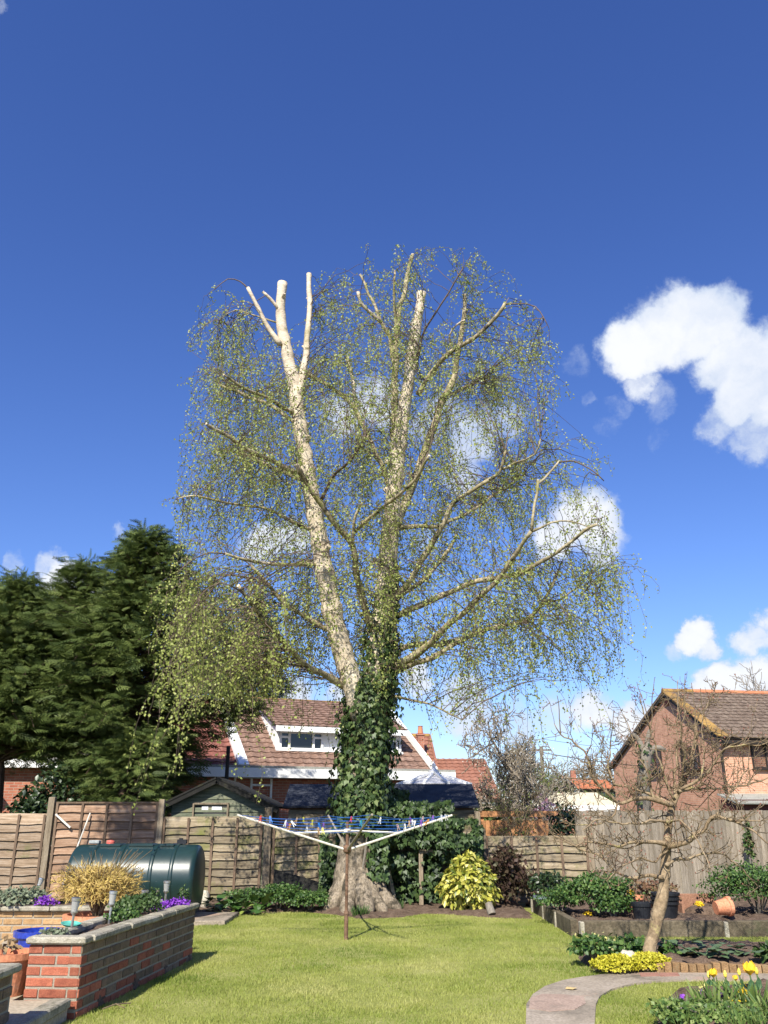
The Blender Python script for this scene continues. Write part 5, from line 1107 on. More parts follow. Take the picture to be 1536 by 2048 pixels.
bare('bare_tree', 1015, 1640, 1360, 28.0, 'grey bare tree with pale buds behind the orange fence', 21, X['bark_pale'], 1.15, .15, 5, .34, X['blossom_white'], 2600, .045, kids=(4, 6), rmin=.012)
bare('bare_tree', 1075, 1640, 1450, 33.0, 'leafing tree standing just right of the grey bare tree', 23, X['bark_grey'], .8, .12, 4, .42, X['leaf_young'], 2200, .06)
bare('twiggy_shrub', 1030, 1660, 1560, 18.6, 'upright twiggy olive shrub behind the mossy fence panel', 29, X['bark_apple'], .55, .035, 4, .4, X['leaf_young'], 700, .04, cat='shrub', up=1.2, rmin=.004)
bare('magnolia', 1085, 1660, 1575, 24.0, 'magnolia in pink blossom by the orange fence', 31, X['bark_grey'], .9, .06, 4, .36, X['blossom_pink'], 700, .085, rmin=.006)
for k, (u, vt, Y, s, lab) in enumerate([(1130, 1515, 75, 41, 'far bare tree faint on the skyline beside the brown hedge'), (1195, 1490, 60, 43, 'round brown bare tree behind the orange roofed cottage'), (1235, 1500, 58, 44, 'brown bare tree touching the gable of the brick house'), (1165, 1530, 80, 47, 'smallest bare tree on the skyline'), (1560, 1330, 44, 49, 'bare tree rising behind the brick house ridge')]):
    bare('bare_tree', u, 1640, vt, Y, lab, s, X['bark_apple'] if k in (1, 2) else X['bark_pale'], .95, .22, 4, .34, kids=(5, 8), rmin=.014, group='far bare trees')
X['hedge'] = LEAF('hedge_leaf', [(.05, .07, .02), (.085, .115, .03), (.13, .15, .045)], .7, .2, patch=(.7, .4))
X['dark_leaf'] = LEAF('dark_shrub_leaf', [(.012, .024, .009), (.025, .045, .014), (.05, .08, .025)], .4, .1, spec=.5)
def bush(name, c, rx, ry, h, n, size, mat, label, cat='shrub', tmpl=T_LEAF, group=None, shell=.55, stems=8, lumps=.28, zb=.35, droop=.3, taper=0.0, stem_mat='bark_grey', wid=1.0, low=-.35, updir=0.0):
    c = Vector(c); t = empty(name, c); tag(t, label, cat, group); d = rdir(n); d[:, 2] = np.where(d[:, 2] < low, -d[:, 2], d[:, 2]); s0 = rng.uniform(0, 50)
    lump = np.array([1 + lumps * mnoise.noise(Vector(q) * 2.3 + Vector((s0, 0, 0))) + .5 * lumps * mnoise.noise(Vector(q) * 5.5 + Vector((0, s0, 0))) for q in d])
    rr = (shell + (1 - shell) * rng.random(n) ** .6) * lump; P = d * rr[:, None] * np.array([rx, ry, h * .5])
    hz = np.clip(P[:, 2] / h + .5, 0, 1.2); k = 1 - taper * hz; P[:, 0] *= k; P[:, 1] *= k
    P = P + np.array([c.x, c.y, c.z + h * .5]); P[:, 2] = np.maximum(P[:, 2], c.z + .02)
    Dd = d * .6 + rdir(n) * .7 + np.array([0, 0, -droop + updir]); V, F, r = scatter(P, Dd, d + rdir(n) * .6 + np.array([0, -.2, zb]), rng.uniform(.7, 1.25, n) * size, tmpl, wid); np_obj('leaves', V, F, mat, t, rnd=r, kind='stuff')
    if stems:
        m = MB()
        for i in range(stems):
            a = rng.uniform(0, 6.28); q = rng.uniform(.3, .8); m.tube([c + Vector((.03 * math.cos(a), .03 * math.sin(a), 0)), c + Vector((rx * q * .5 * math.cos(a), ry * q * .5 * math.sin(a), h * .45)), c + Vector((rx * q * math.cos(a) * (1 - taper * .6), ry * q * math.sin(a) * (1 - taper * .6), h * .85))], [.014, .01, .005], 5)
        obj('stems', m, X[stem_mat], t)
    return t
for k, (u, vt, Y, rx, lab) in enumerate([(1065, 1535, 45, 2.2, 'rounded green bush beyond the magnolia'), (945, 1606, 30, 1.2, 'clipped hedge below the brown tiled roof'), (1120, 1590, 50, 3, 'low olive bush under the skyline trees'), (1215, 1585, 48, 2.6, 'dull bush beside the cream cottage')]):
    q = W(u, vt, Y); bush('hedge_bush', (q.x, Y, 0), rx, 1.6, q.z, 2600, .16, X['hedge'], lab, group='bushes beyond the fence', stems=6)
q = W(1132, 1612, 17.7); bush('evergreen_shrub', (q.x, 17.7, 0), .38, .4, q.z, 1500, .075, X['dark_leaf'], 'dark glossy evergreen shrub at the end of the grey fence', tmpl=T_OVAL, shell=.7)
for u, vt, Y, rx, lab in ((110, 1535, 18.6, .75, 'glossy dark laurel behind the fence post'), (62, 1588, 18.2, .5, 'light green leafy shrub peeping over the lap fence')):
    q = W(u, vt, Y); bush('laurel', (q.x, Y, 0), rx, .4, q.z, 1300, .11, X['dark_leaf'], lab, tmpl=T_OVAL, shell=.5)

# ivy clad stump of a pollarded tree behind the grey fence
q = W(1288, 1600, 19.0); st = empty('pollarded_stump', (q.x, 19.0, 0)); tag(st, 'ivy clad pollarded trunk behind the apple tree', 'tree')
pts = [W(u, v, 19.0) for u, v in [(1292, 1700), (1290, 1640), (1286, 1580), (1291, 1520), (1290, 1490)]]; pts[0].z = 0
path, ts = smooth_path(pts, .12); obj('trunk', limb_mesh(path, np.interp(ts, [0, .6, 1], [.17, .13, .10]), 10, True), X['bark_grey'], st, smooth=True)
for e in ((1264, 1468), (1330, 1500), (1302, 1460)):
    pth, ts = smooth_path([path[-3], (Vector(path[-1]) + W(*e, 19.0)) / 2, W(*e, 19.0)], .1); obj('limb', limb_mesh(pth, np.interp(ts, [0, 1], [.07, .045]), 8, True), X['bark_grey'], st, smooth=True)
i = rng.integers(4, len(path), 200); a = rng.uniform(0, 6.28, 200); P = path[i] + np.stack([np.cos(a), np.sin(a), 0 * a], 1) * rng.uniform(.12, .2, 200)[:, None]
V, F, r = scatter(P, rdir(200) + np.array([0, 0, -1.]), np.stack([np.cos(a), np.sin(a), .3 + 0 * a], 1), .09, T_IVY); np_obj('ivy', V, F, X['ivy'], st, rnd=r, kind='stuff')

# ------------------------------------------------------------------ the bare apple tree
AY = 9.7
q = G(1297, 1920, .06); ap_t = empty('apple_tree', (q.x, AY, 0)); tag(ap_t, 'gnarled bare apple tree with leaning trunk beside the path', 'tree')
AL = [([(1294, 1935), (1300, 1895), (1309, 1862), (1326, 1787), (1331, 1739), (1335, 1687), (1338, 1643), (1347, 1605), (1361, 1573), (1379, 1526), (1391, 1482), (1391, 1448)], 18, 3, 0, .2),
 ([(1335, 1692), (1350, 1687), (1382, 1681), (1402, 1660), (1429, 1634), (1467, 1643), (1500, 1660), (1540, 1690)], 10, 2, 0, -.5),
 ([(1335, 1690), (1310, 1684), (1273, 1684), (1232, 1693), (1190, 1680), (1150, 1690)], 7.5, 2, 0, -.4),
 ([(1344, 1610), (1309, 1599), (1275, 1600), (1238, 1602), (1203, 1576), (1183, 1549), (1177, 1517), (1150, 1488), (1121, 1467), (1107, 1450)], 7.5, 1.2, 0, -.3),
 ([(1333, 1730), (1345, 1722), (1378, 1716), (1410, 1708), (1459, 1716), (1505, 1761)], 6, 1.6, 0, .4),
 ([(1328, 1755), (1305, 1752), (1283, 1752), (1238, 1745), (1199, 1712), (1147, 1690), (1110, 1672)], 6.5, 1.6, 0, .2),
 ([(1361, 1578), (1402, 1555), (1423, 1532), (1443, 1508), (1467, 1490), (1525, 1488), (1560, 1470)], 4.6, 1.2, 0, -.5),
 ([(1358, 1582), (1390, 1578), (1429, 1576), (1481, 1573), (1536, 1553), (1580, 1560)], 4.6, 1.3, 0, .5),
 ([(1340, 1608), (1291, 1584), (1250, 1573), (1230, 1567), (1215, 1532), (1224, 1508), (1220, 1480)], 5, 1.4, 0, .4),
 ([(1349, 1600), (1330, 1560), (1315, 1510), (1305, 1470), (1283, 1412)], 4.6, 1, 0, -.2), ([(1350, 1600), (1350, 1550), (1357, 1490), (1355, 1362)], 4, 1, .1, .5),
 ([(1356, 1585), (1368, 1530), (1362, 1480), (1372, 1420)], 3.6, 1, .1, -.4), ([(1402, 1556), (1408, 1500), (1404, 1450), (1428, 1376)], 3, .9, -.2, -.1), ([(1309, 1600), (1290, 1540), (1262, 1470), (1248, 1430)], 3.6, 1, 0, .3),
 ([(1335, 1650), (1360, 1640), (1400, 1690), (1420, 1740)], 4, 1.2, 0, -.7), ([(1338, 1645), (1300, 1640), (1250, 1650), (1200, 1640), (1165, 1660)], 4.6, 1.2, 0, -.6), ([(1467, 1643), (1500, 1640), (1545, 1640)], 3, 1, -.4, -.6), ([(1335, 1700), (1310, 1720), (1260, 1720), (1215, 1760)], 4, 1, 0, -.5),
 ([(1238, 1602), (1215, 1640), (1170, 1650), (1120, 1640)], 3.4, 1, -.2, -.5), ([(1429, 1634), (1450, 1600), (1480, 1560), (1500, 1520)], 3.4, 1, -.3, -.1)]
an = []
for k, (px, r0, r1, d0, d1) in enumerate(AL):
    pts = [W(u, v, AY + d0 + (d1 - d0) * i / (len(px) - 1)) for i, (u, v) in enumerate(px)]; path, ts = smooth_path(pts, .045); dep = project(path)[2]
    wob = np.array([[mnoise.noise(Vector(q) * 7 + Vector((7 * j, 0, 0))) for j in range(3)] for q in path]); path = path + wob * (.034 * np.minimum(1, ts * 6)[:, None] if k else .008)
    rad = (r0 + (r1 - r0) * ts ** (.8 if k else .62)) * (1.0 if k == 0 else .68) * dep / FPX; obj('trunk' if k == 0 else 'limb', limb_mesh(path, rad, 12 if k == 0 else 7, True), X['bark_apple'], ap_t, smooth=True)
    s0 = int(len(path) * (.45 if k == 0 else .12))
    for q, r in zip(path[s0:], rad[s0:]): an.append((*q, r))
an = np.array(an); segs = []; bud = []
def gnarl(p, d, L, r, lv):
    K = 6; pts = [p]; c = rng.normal(size=3) * .22
    for k in range(K - 1):
        d = d + c * .5 + rng.normal(size=3) * .20 + np.array([0, 0, .07]); d = d / np.linalg.norm(d); pts.append(pts[-1] + d * L / (K - 1))
    segs.append((np.array(pts), np.linspace(r, r * .45, K))); bud.append(pts[-1])
    if lv:
        for k in range(rng.integers(1, 4)):
            a = rng.integers(1, K); s = rng.normal(size=3); nd = d * .5 + s * .6; gnarl(pts[a], nd / np.linalg.norm(nd), L * rng.uniform(.35, .7), r * .62, lv - 1)
for k in range(330):
    i = rng.integers(0, len(an)); p = an[i, :3]; out = p - np.array([W(1338, 1640, AY).x, AY, p[2]]); out = out / (np.linalg.norm(out) + .05)
    z = p[2]; d = out * .6 + rng.normal(size=3) * .6 + np.array([0, 0, .45 if z > 1.35 else (-.05 if rng.random() < .5 else .3)]); gnarl(p, d / np.linalg.norm(d), rng.uniform(.14, .38), min(an[i, 3] * .55, .008), 2)
for k in range(30):                                        # straight upright shoots in the head of the tree
    i = rng.integers(0, len(an)); p = an[i, :3]
    if p[2] < 1.45: continue
    d = np.array([rng.normal() * .12, rng.normal() * .12, 1.]); L = rng.uniform(.25, .6); segs.append((np.array([p + d * L * j / 5 + rng.normal(size=3) * .006 for j in range(6)]), np.linspace(.0065, .0035, 6))); bud.append(segs[-1][0][-1])
seg_obj('twigs', segs, X['bark_twig'], ap_t, 4, .0028); bud = np.array(bud)
X['bud'] = LEAF('brown_bud', [(.16, .06, .045), (.28, .12, .08)], .7, 0)
V, F, r = scatter(bud[::2], rdir(len(bud[::2])) * .6 + np.array([0, 0, 1.]), rdir(len(bud[::2])), .02, T_LEAF); np_obj('buds', V, F, X['bud'], ap_t, rnd=r, kind='stuff')

# a small tree at the left side of the garden, beyond the frame: its shade dapples the fence by the tank
gt = empty('garden_tree', (-7.0, 11.35, .4)); tag(gt, 'small leafy tree in the yellow brick bed shading the fence', 'tree')
obj('trunk', MB().tube([(-7.0, 11.35, .35), (-6.95, 11.1, 2.0), (-6.75, 10.5, 4.2), (-6.6, 9.9, 6.6), (-6.5, 9.6, 8.6)], [.13, .11, .09, .06, .02], 9), X['bark_grey'], gt, smooth=True)
sg_ = []
for k in range(70):
    z = rng.uniform(5.6, 9.0); f = (z - 5.6) / 3.4; c0 = np.array([-6.65 + .12 * f, 10.1 - .5 * f, z]); d = rdir(1, .2)[0]; L = rng.uniform(.4, 1.05); sg_.append((np.array([c0 + d * L * j / 4 + rng.normal(size=3) * .04 for j in range(5)]), np.linspace(.016, .004, 5)))
seg_obj('branches', sg_, X['bark_grey'], gt, 4)
P = np.concatenate([s_[0][1:] for s_ in sg_]); i = rng.integers(0, len(P), 3200); P = P[i] + rng.normal(size=(3200, 3)) * .13; P = P[P[:, 0] < -5.55]
V, F, r = scatter(P, rdir(len(P)), rdir(len(P)), rng.uniform(.06, .11, len(P)), T_LEAF); np_obj('crown', V, F, X['leaf_young'], gt, rnd=r, kind='stuff')

# ------------------------------------------------------------------ oil tank
tk = empty('oil_tank', (-3.71, 14.0, 0)); tag(tk, 'dark green plastic oil tank lying against the fence', 'tank')
TM = Matrix.Rotation(math.pi / 2, 4, 'Y'); TL, TR, TZ = .95, .485, .565
def tank_prof(L, r): return [(0.01, -L), (r * .90, -L + .012), (r * .96, -L + .03), (r * .995, -L + .06), (r, -L + .09), (r, L - .09), (r * .995, L - .06), (r * .96, L - .03), (r * .90, L - .012), (0.01, L)]
obj('shell', MB().lathe(tank_prof(TL, TR), 44, (0, 0, TZ), TM), X['tank'], tk, local=True, smooth=True)
for x in (-.60, -.18, .30, .60): obj('rib', MB().lathe([(TR - .02, x - .034), (TR + .006, x - .03), (TR + .014, x - .018), (TR + .014, x + .018), (TR + .006, x + .03), (TR - .02, x + .034)], 44, (0, 0, TZ), TM), X['tank'], tk, local=True, smooth=True)
for x, w in ((-.40, .30), (.06, .36), (.45, .2)): obj('top_pad', MB().bbox((x, 0, TZ + TR - .01), (w, .34, .05), .015), X['tank'], tk, local=True)
obj('fill_cap', MB().lathe([(.06, 0), (.06, .03), (.05, .05), (.01, .055)], 16, (-.42, -.1, TZ + TR + .01)), M('red_cap', [(.5, .10, .08), (.6, .16, .12)], 5, .5, .05), tk, local=True)
obj('vent', MB().tube([(.62, 0, TZ + TR - .02), (.62, 0, TZ + TR + .09)], .03, 10).box((.64, 0, TZ + TR + .04), (.14, .09, .06)), X['black_plastic'], tk, local=True)
obj('gauge_box', MB().bbox((-.68, -.02, TZ + TR + .035), (.15, .12, .05), .01), M('grey_plastic', [(.26, .29, .28), (.34, .36, .35)], 4, .6, .05), tk, local=True)
obj('foot', MB().bbox((-.5, 0, .1), (.25, .7, .12), .02).bbox((.5, 0, .1), (.25, .7, .12), .02), X['tank'], tk, local=True)
tb = obj('tank_base', MB().bbox((-3.6, 14.0, .015), (2.7, 1.25, .09), .01), X['concrete'], origin=(-3.6, 14.0, 0)); tag(tb, 'concrete slab under the oil tank', 'slab', kind='structure')

# ------------------------------------------------------------------ rotary clothes airer and pegs
hb = G(692, 1880); air = empty('rotary_airer', (hb.x, hb.y, 0)); tag(air, 'rotary clothes airer with rusty pole and blue lines on the lawn', 'clothes airer')
obj('pole', MB().tube([(0, 0, -.05), (0, 0, .32)], .026, 12).tube([(0, 0, .30), (0, 0, 1.38)], .020, 12).tube([(0, 0, .29), (0, 0, .33)], .033, 12), X['rust'], air, local=True, smooth=False)
obj('lower_hub', MB().lathe([(.03, 1.0), (.05, 1.02), (.055, 1.07), (.03, 1.10)], 12), X['rust'], air, local=True); obj('upper_hub', MB().lathe([(.028, 1.24), (.045, 1.25), (.045, 1.29), (.028, 1.30)], 12), X['arm_white'], air, local=True)
tip = []; th0 = math.atan2(-.33, -1.36)
for k in range(4):
    a = th0 + k * math.pi / 2; e = Vector((1.42 * math.cos(a), 1.42 * math.sin(a), 1.46)); b = Vector((.045 * math.cos(a), .045 * math.sin(a), 1.05)); tip.append((b, e)); mt = X['arm_white'] if k in (0, 2) else X['arm_grey']
    obj('arm', MB().tube([b, e], [.0145, .0135], 8), mt, air, local=True); m = b + (e - b) * .47; obj('strut', MB().tube([Vector((.04 * math.cos(a), .04 * math.sin(a), 1.27)), m], .012, 6), X['arm_white'] if k in (0, 2) else X['arm_grey'], air, local=True)
LF = [.52, .63, .74, .85, .96]
def linept(f, k, t):
    p = tip[k][0] + (tip[k][1] - tip[k][0]) * f; q = tip[(k + 1) % 4][0] + (tip[(k + 1) % 4][1] - tip[(k + 1) % 4][0]) * f; x = p + (q - p) * t; x.z += .012 - .05 * f * 4 * t * (1 - t); return x
for f in LF:
    m = MB()
    for k in range(4): m.tube([linept(f, k, i / 8) for i in range(9)], .0030, 5)
    obj('line', m, X['line_blue'], air, local=True)
def peg_mesh(name, mat):
    m = MB()
    for s in (-1, 1): m.add([(s * .003, -.006, .028), (s * .009, -.006, .022), (s * .011, -.006, -.022), (s * .019, -.006, -.058), (s * .012, -.006, -.058), (s * .003, -.006, -.02)] + [(s * .003, .006, .028), (s * .009, .006, .022), (s * .011, .006, -.022), (s * .019, .006, -.058), (s * .012, .006, -.058), (s * .003, .006, -.02)], [(0, 1, 2, 3, 4, 5), (11, 10, 9, 8, 7, 6)] + [(i, 6 + i, 6 + (i + 1) % 6, (i + 1) % 6) for i in range(6)])
    m.box((0, 0, -.004), (.026, .015, .006)); me = mesh_of(name, m); me.materials.append(mat); return me
PC_ = {}
for c, v in (('white', (.72, .72, .68)), ('red', (.55, .04, .05)), ('blue', (.03, .2, .6)), ('yellow', (.65, .6, .06)), ('orange', (.7, .3, .04)), ('purple', (.22, .08, .38)), ('pale pink', (.6, .4, .38)), ('wooden', (.45, .3, .16)), ('turquoise', (.03, .35, .4))):
    PC_[c] = peg_mesh('peg_' + c.replace(' ', '_'), M('peg_' + c.replace(' ', '_'), [tuple(q * .9 for q in v), v], 5, .5, 0))
pegs = [('red', 4, 0, .16), ('blue', 4, 0, .24), ('white', 3, 0, .30), ('white', 3, 0, .36), ('orange', 4, 3, .80), ('orange', 2, 3, .66), ('purple', 3, 3, .60), ('white', 1, 3, .5), ('yellow', 4, 3, .32), ('wooden', 4, 3, .40), ('yellow', 3, 3, .26), ('blue', 2, 3, .22), ('purple', 2, 3, .15), ('yellow', 1, 0, .55), ('wooden', 1, 0, .5),
        ('red', 4, 2, .80), ('turquoise', 3, 2, .70), ('white', 4, 2, .55), ('white', 2, 1, .62), ('white', 3, 1, .64), ('wooden', 3, 1, .56), ('pale pink', 2, 1, .5), ('purple', 4, 2, .30), ('orange', 3, 1, .84), ('white', 4, 1, .90), ('white', 3, 2, .22), ('purple', 4, 2, .12), ('white', 4, 1, .96), ('pale pink', 4, 2, .2), ('purple', 3, 1, .74)]
for c, l, k, t in pegs:
    p = linept(LF[l], k, t) + air.location; o = bpy.data.objects.new(c.replace(' ', '_') + '_clothes_peg', PC_[c]); COL.objects.link(o); o.location = p; o.rotation_euler = (rng.normal() * .25, rng.normal() * .3, rng.uniform(-.8, .8)); tag(o, c + ' clothes peg on the ' + ('innermost', 'second innermost', 'middle', 'second outermost', 'outermost')[l] + ' airer line facing the ' + ('brick planter', 'curved path', 'golden shrub', 'lap fence')[k], 'peg', 'clothes pegs on the airer')

# ------------------------------------------------------------------ solar stake lights
lens = M('clear_plastic', [(.42, .43, .40), (.5, .5, .47)], 4, .2, 0, fine=.05); lens.node_tree.nodes['Principled BSDF'].inputs['Transmission Weight'].default_value = .35
def solar(p, h, label, tilt):
    t = empty('solar_light', p); t.rotation_euler = (tilt[0], tilt[1], 0); tag(t, label, 'garden light', 'solar stake lights')
    obj('stake', MB().tube([(0, 0, -.08), (0, 0, h * .55)], .0115, 8), X['metal'], t, local=True); obj('collar', MB().lathe([(.012, h * .52), (.022, h * .56), (.030, h * .60), (.030, h * .63), (.012, h * .64)], 14), X['metal'], t, local=True)
    obj('lens', MB().lathe([(.025, h * .63), (.034, h * .92), (.01, h * .92)], 14), lens, t, local=True); c = obj('cap', MB().lathe([(.0345, h * .91), (.038, h * .915), (.038, h * .985), (.03, h), (.005, h)], 16), X['metal'], t, local=True); obj('solar_panel', MB().box((0, 0, h + .0015), (.034, .034, .003)), X['dark_trim'], c, local=True)
solar(G(141, 1870, .5), .29, 'steel solar light at the near end of the brick planter', (.05, .07)); solar(G(217, 1850, .5), .285, 'steel solar light in bare soil midway along the planter', (-.03, .05)); solar(G(286, 1826, .5), .22, 'steel solar light half hidden behind the green planter herbs', (.1, .03)); solar(G(329, 1815, .5), .27, 'steel solar light between purple flowers in the planter', (0, .02)); solar(G(70, 1790, .44) + Vector((0, 0, -.02)), .24, 'steel solar light above the yellow brick wall', (-.1, .25))

# ------------------------------------------------------------------ pots
def pot(name, loc, r, h, mat, label, cat='pot', rim=.03, tap=.7, rot=None, soil=True, group=None):
    t = empty(name, loc); tag(t, label, cat, group)
    if rot: t.rotation_euler = rot
    obj('body', MB().lathe([(r * tap, 0), (r * (tap + (1 - tap) * .8), h * .82), (r * .98, h - rim * 1.3), (r * .93, h - rim * 1.3), (r * tap * .9, .03), (.01, .03)], 26), mat, t, local=True, smooth=False)
    obj('rim', MB().lathe([(r * .96, h - rim * 1.6), (r * 1.05, h - rim * 1.5), (r * 1.06, h), (r * .92, h), (r * .91, h - rim * 1.4)], 26), mat, t, local=True)
    if soil: obj('compost', MB().lathe([(r * .90, h - .05), (r * .5, h - .035), (.01, h - .03)], 18), X['soil'], t, local=True)
    return t
pot('terracotta_pot', (-2.94, 7.5, .13), .21, .30, X['terracotta'], 'orange terracotta pot on the patio beside the step wall')
pot('blue_pot', (-3.02, 8.35, .13), .21, .36, X['blue_glaze'], 'blue glazed pot behind the orange pot on the patio')
bush('potted_plant', (-3.0, 7.5, .41), .12, .1, .10, 60, .05, LEAF('dry_stem', [(.3, .2, .1), (.4, .28, .14)], .8, .1), 'withered plant in the orange patio pot', 'plant', stems=4)
pot('terracotta_planter', (-3.02, 9.95, .13), .33, .34, X['terracotta'], 'wide terracotta planter under the straw coloured grass')
pot('terracotta_pot', (W(1268, 1810, 13.2).x, 13.2, .16), .14, .24, X['terracotta'], 'terracotta pot standing among raised bed foliage', group='raised bed pots')
pot('black_bucket', (W(1283, 1820, 12.5).x, 12.5, .15), .125, .22, X['black_plastic'], 'single black plastic bucket beside the apple trunk', 'bucket', tap=.82, soil=False)
for k in range(3): pot('black_pot', (W(1330, 1820, 12.65).x + .012 * k, 12.65, .15 + .055 * k), .18, .22, X['black_plastic'], ('bottom', 'middle', 'topmost')[k] + ' pot of the black stack behind the apple trunk', 'pot', tap=.8, soil=False, rim=.022)
tp_ = pot('terracotta_pot', (W(1430, 1830, 12.55).x, 12.5, .30), .115, .21, X['terracotta'], 'terracotta pot tipped on its side in the raised bed', soil=False, rot=(0, R(84), R(8)))
pot('grey_blue_pot', (W(1093, 1790, 14.6).x, 14.6, .16), .2, .14, M('grey_blue_glaze', [(.13, .17, .2), (.2, .24, .27)], 5, .4, .05), 'shallow grey blue pot in the corner of the raised bed')
tr_ = empty('clay_trough', (W(1400, 1815, 13.4).x, 13.4, .15)); tag(tr_, 'broken clay trough with a heap of dark soil', 'trough')
clay = M('old_clay', [(.22, .11, .07), (.30, .16, .1)], 5, .95, .3)
obj('back_panel', MB().bbox((0, .2, .12), (.62, .03, .25), .008, .03), clay, tr_, local=True); obj('side_panel', MB().bbox((-.3, 0, .07), (.03, .38, .16), .006), clay, tr_, local=True); obj('fragment', MB().bbox((.22, -.3, .05), (.16, .02, .09), .004, .4), X['terracotta'], tr_, local=True)
obj('soil_heap', MB().lathe([(.30, 0), (.24, .07), (.12, .13), (.01, .15)], 14, (.02, -.12, 0)), X['soil'], tr_, local=True)
def rock(name, loc, s, label, mat, seed):
    m = MB(); n = 12; vs = []; fs = []
    for i in range(7):
        th = math.pi * i / 6
        for k in range(n):
            a = 2 * math.pi * k / n; d = Vector((math.sin(th) * math.cos(a), math.sin(th) * math.sin(a), math.cos(th))); q = 1 + .3 * mnoise.noise(d * 1.7 + Vector((seed, 0, 0))) + .12 * mnoise.noise(d * 5 + Vector((seed, 0, 0))); vs.append((d.x * q * s[0], d.y * q * s[1], (d.z * q + .6) * s[2]))
    for i in range(6):
        for k in range(n): j = (k + 1) % n; fs.append((i * n + k, i * n + n + k, i * n + n + j, i * n + j))
    o = obj(name, m.add(vs, fs), mat, smooth=True); o.location = loc; tag(o, label, 'stone')
rock('stone', (W(407, 1805, 15.5).x, 15.5, .05), (.10, .1, .17), 'pale upright stone beside the end of the oil tank', X['stone'], 2); rock('stone', G(1257, 1925, .08), (.085, .07, .07), 'pale round stone beside the golden groundcover', X['stone'], 5)
for k, (u, v, s) in enumerate([(1230, 1903, .05), (1318, 1920, .04), (1333, 1911, .035)]): rock('pebble', G(u, v, .09), (s, s, s * .6), 'small pale pebble on the apple bed soil', X['stone'], 9 + k); 
for o in SC.objects:
    if o.name.startswith('pebble'): o['group'] = 'pebbles on the apple bed'
lg = obj('short_log', MB().tube([(0, 0, 0), (-.04, .08, .15)], [.065, .055], 12).tube([(-.04, .08, .15), (-.041, .082, .154)], .05, 12), X['bark_grey'], smooth=False); lg.location = G(984, 1829, .03); tag(lg, 'short grey log leaning beside the golden shrub', 'log')
ts_ = obj('teal_dish', MB().lathe([(.06, 0), (.085, .02), (.08, .022), (.055, .006), (.01, .006)], 18), M('teal_plastic', [(.08, .32, .26), (.1, .4, .32)], 4, .5, .02)); ts_.location = (-2.66, 8.05, .556); ts_.rotation_euler = (.1, .1, 0); tag(ts_, 'small teal plastic dish on the planter coping', 'dish')

# ------------------------------------------------------------------ plants
X['straw'] = LEAF('straw_blade', [(.30, .20, .07), (.45, .32, .10), (.58, .43, .15), (.52, .40, .08)], .7, .25)
X['gold'] = LEAF('golden_leaf', [(.09, .13, .02), (.28, .29, .04), (.46, .43, .07), (.58, .53, .14)], .4, .2, spec=.5)
X['green'] = LEAF('fresh_leaf', [(.020, .055, .012), (.042, .095, .02), (.075, .14, .03), (.13, .20, .05)], .5, .2)
X['green_mid'] = LEAF('mid_leaf', [(.03, .06, .016), (.055, .10, .026), (.09, .14, .04)], .5, .2)
X['greygreen'] = LEAF('grey_green_leaf', [(.09, .12, .07), (.15, .18, .11), (.22, .25, .16)], .7, .15)
X['bed_green'] = LEAF('bed_leaf', [(.05, .10, .025), (.09, .16, .035), (.15, .22, .05), (.22, .27, .08)], .5, .25)
X['lime'] = LEAF('lime_gold_leaf', [(.34, .34, .02), (.50, .46, .03), (.62, .55, .06)], .6, .25)
X['purple'] = LEAF('purple_petal', [(.16, .03, .34), (.24, .05, .48), (.32, .10, .55)], .6, .2)
X['maroon'] = LEAF('dark_maroon_leaf', [(.04, .022, .018), (.08, .045, .03), (.07, .07, .03)], .6, .1)
X['yellow_petal'] = LEAF('yellow_petal', [(.75, .50, .02), (.82, .60, .03)], .5, .3); X['primrose'] = LEAF('primrose_petal', [(.75, .68, .18), (.8, .75, .35)], .6, .3)
def blades(name, c, r, h, n, mat, label, cat='plant', wid=.05, spread=.5, group=None):
    c = np.array(c, float); a = rng.uniform(0, 6.28, n); q = rng.random(n) ** .5 * r; P = c + np.stack([q * np.cos(a), q * np.sin(a), 0 * a], 1); D = np.stack([np.cos(a) * spread * q / r + rng.normal(size=n) * .16, np.sin(a) * spread * q / r + rng.normal(size=n) * .16, np.ones(n)], 1)
    t = empty(name, tuple(c)); tag(t, label, cat, group); V, F, rr = scatter(P, D, rdir(n) + np.array([0, -.6, .2]), rng.uniform(.6, 1.1, n) * h, T_BLADE, wid); np_obj('leaves', V, F, mat, t, rnd=rr, kind='stuff'); return t
# straw coloured plant
q = (-3.02, 9.95, .44); sp = bush('straw_grass', q, .40, .36, .50, 7500, .058, X['straw'], 'bushy straw yellow plant in the terracotta planter', 'plant', T_BLADE, shell=.35, stems=14, wid=.13, lumps=.5, droop=.1, stem_mat='bark_twig')
for k in range(34):
    a = rng.uniform(0, 6.28); rr = rng.uniform(.1, .42)
V_ = [np.array([(-3.02 + .1 * math.cos(a) * f + .44 * math.cos(a) * f * f * w_, 9.95 + .4 * math.sin(a) * f * w_, .44 + (.56 + .1 * math.sin(7 * a)) * f) for f in np.linspace(0, 1, 5)]) for a, w_ in zip(rng.uniform(0, 6.28, 60), rng.uniform(.3, 1, 60))]
V, F = tubes(np.array(V_), np.full((60, 5), .003), 3); np_obj('stalks', V, F, X['bark_twig'], sp, kind='stuff')
bush('grey_sedum', (W(30, 1800, 11.0).x, 11.0, .42), .42, .3, .22, 1100, .045, X['greygreen'], 'grey green trailing plant spilling over the yellow wall', 'plant', shell=.4, lumps=.5, zb=.6)
bush('purple_aubrieta', (W(90, 1800, 10.8).x, 10.86, .46), .13, .08, .10, 420, .028, X['purple'], 'purple flower cushion on the yellow brick wall', 'flowers', shell=.5, stems=3)
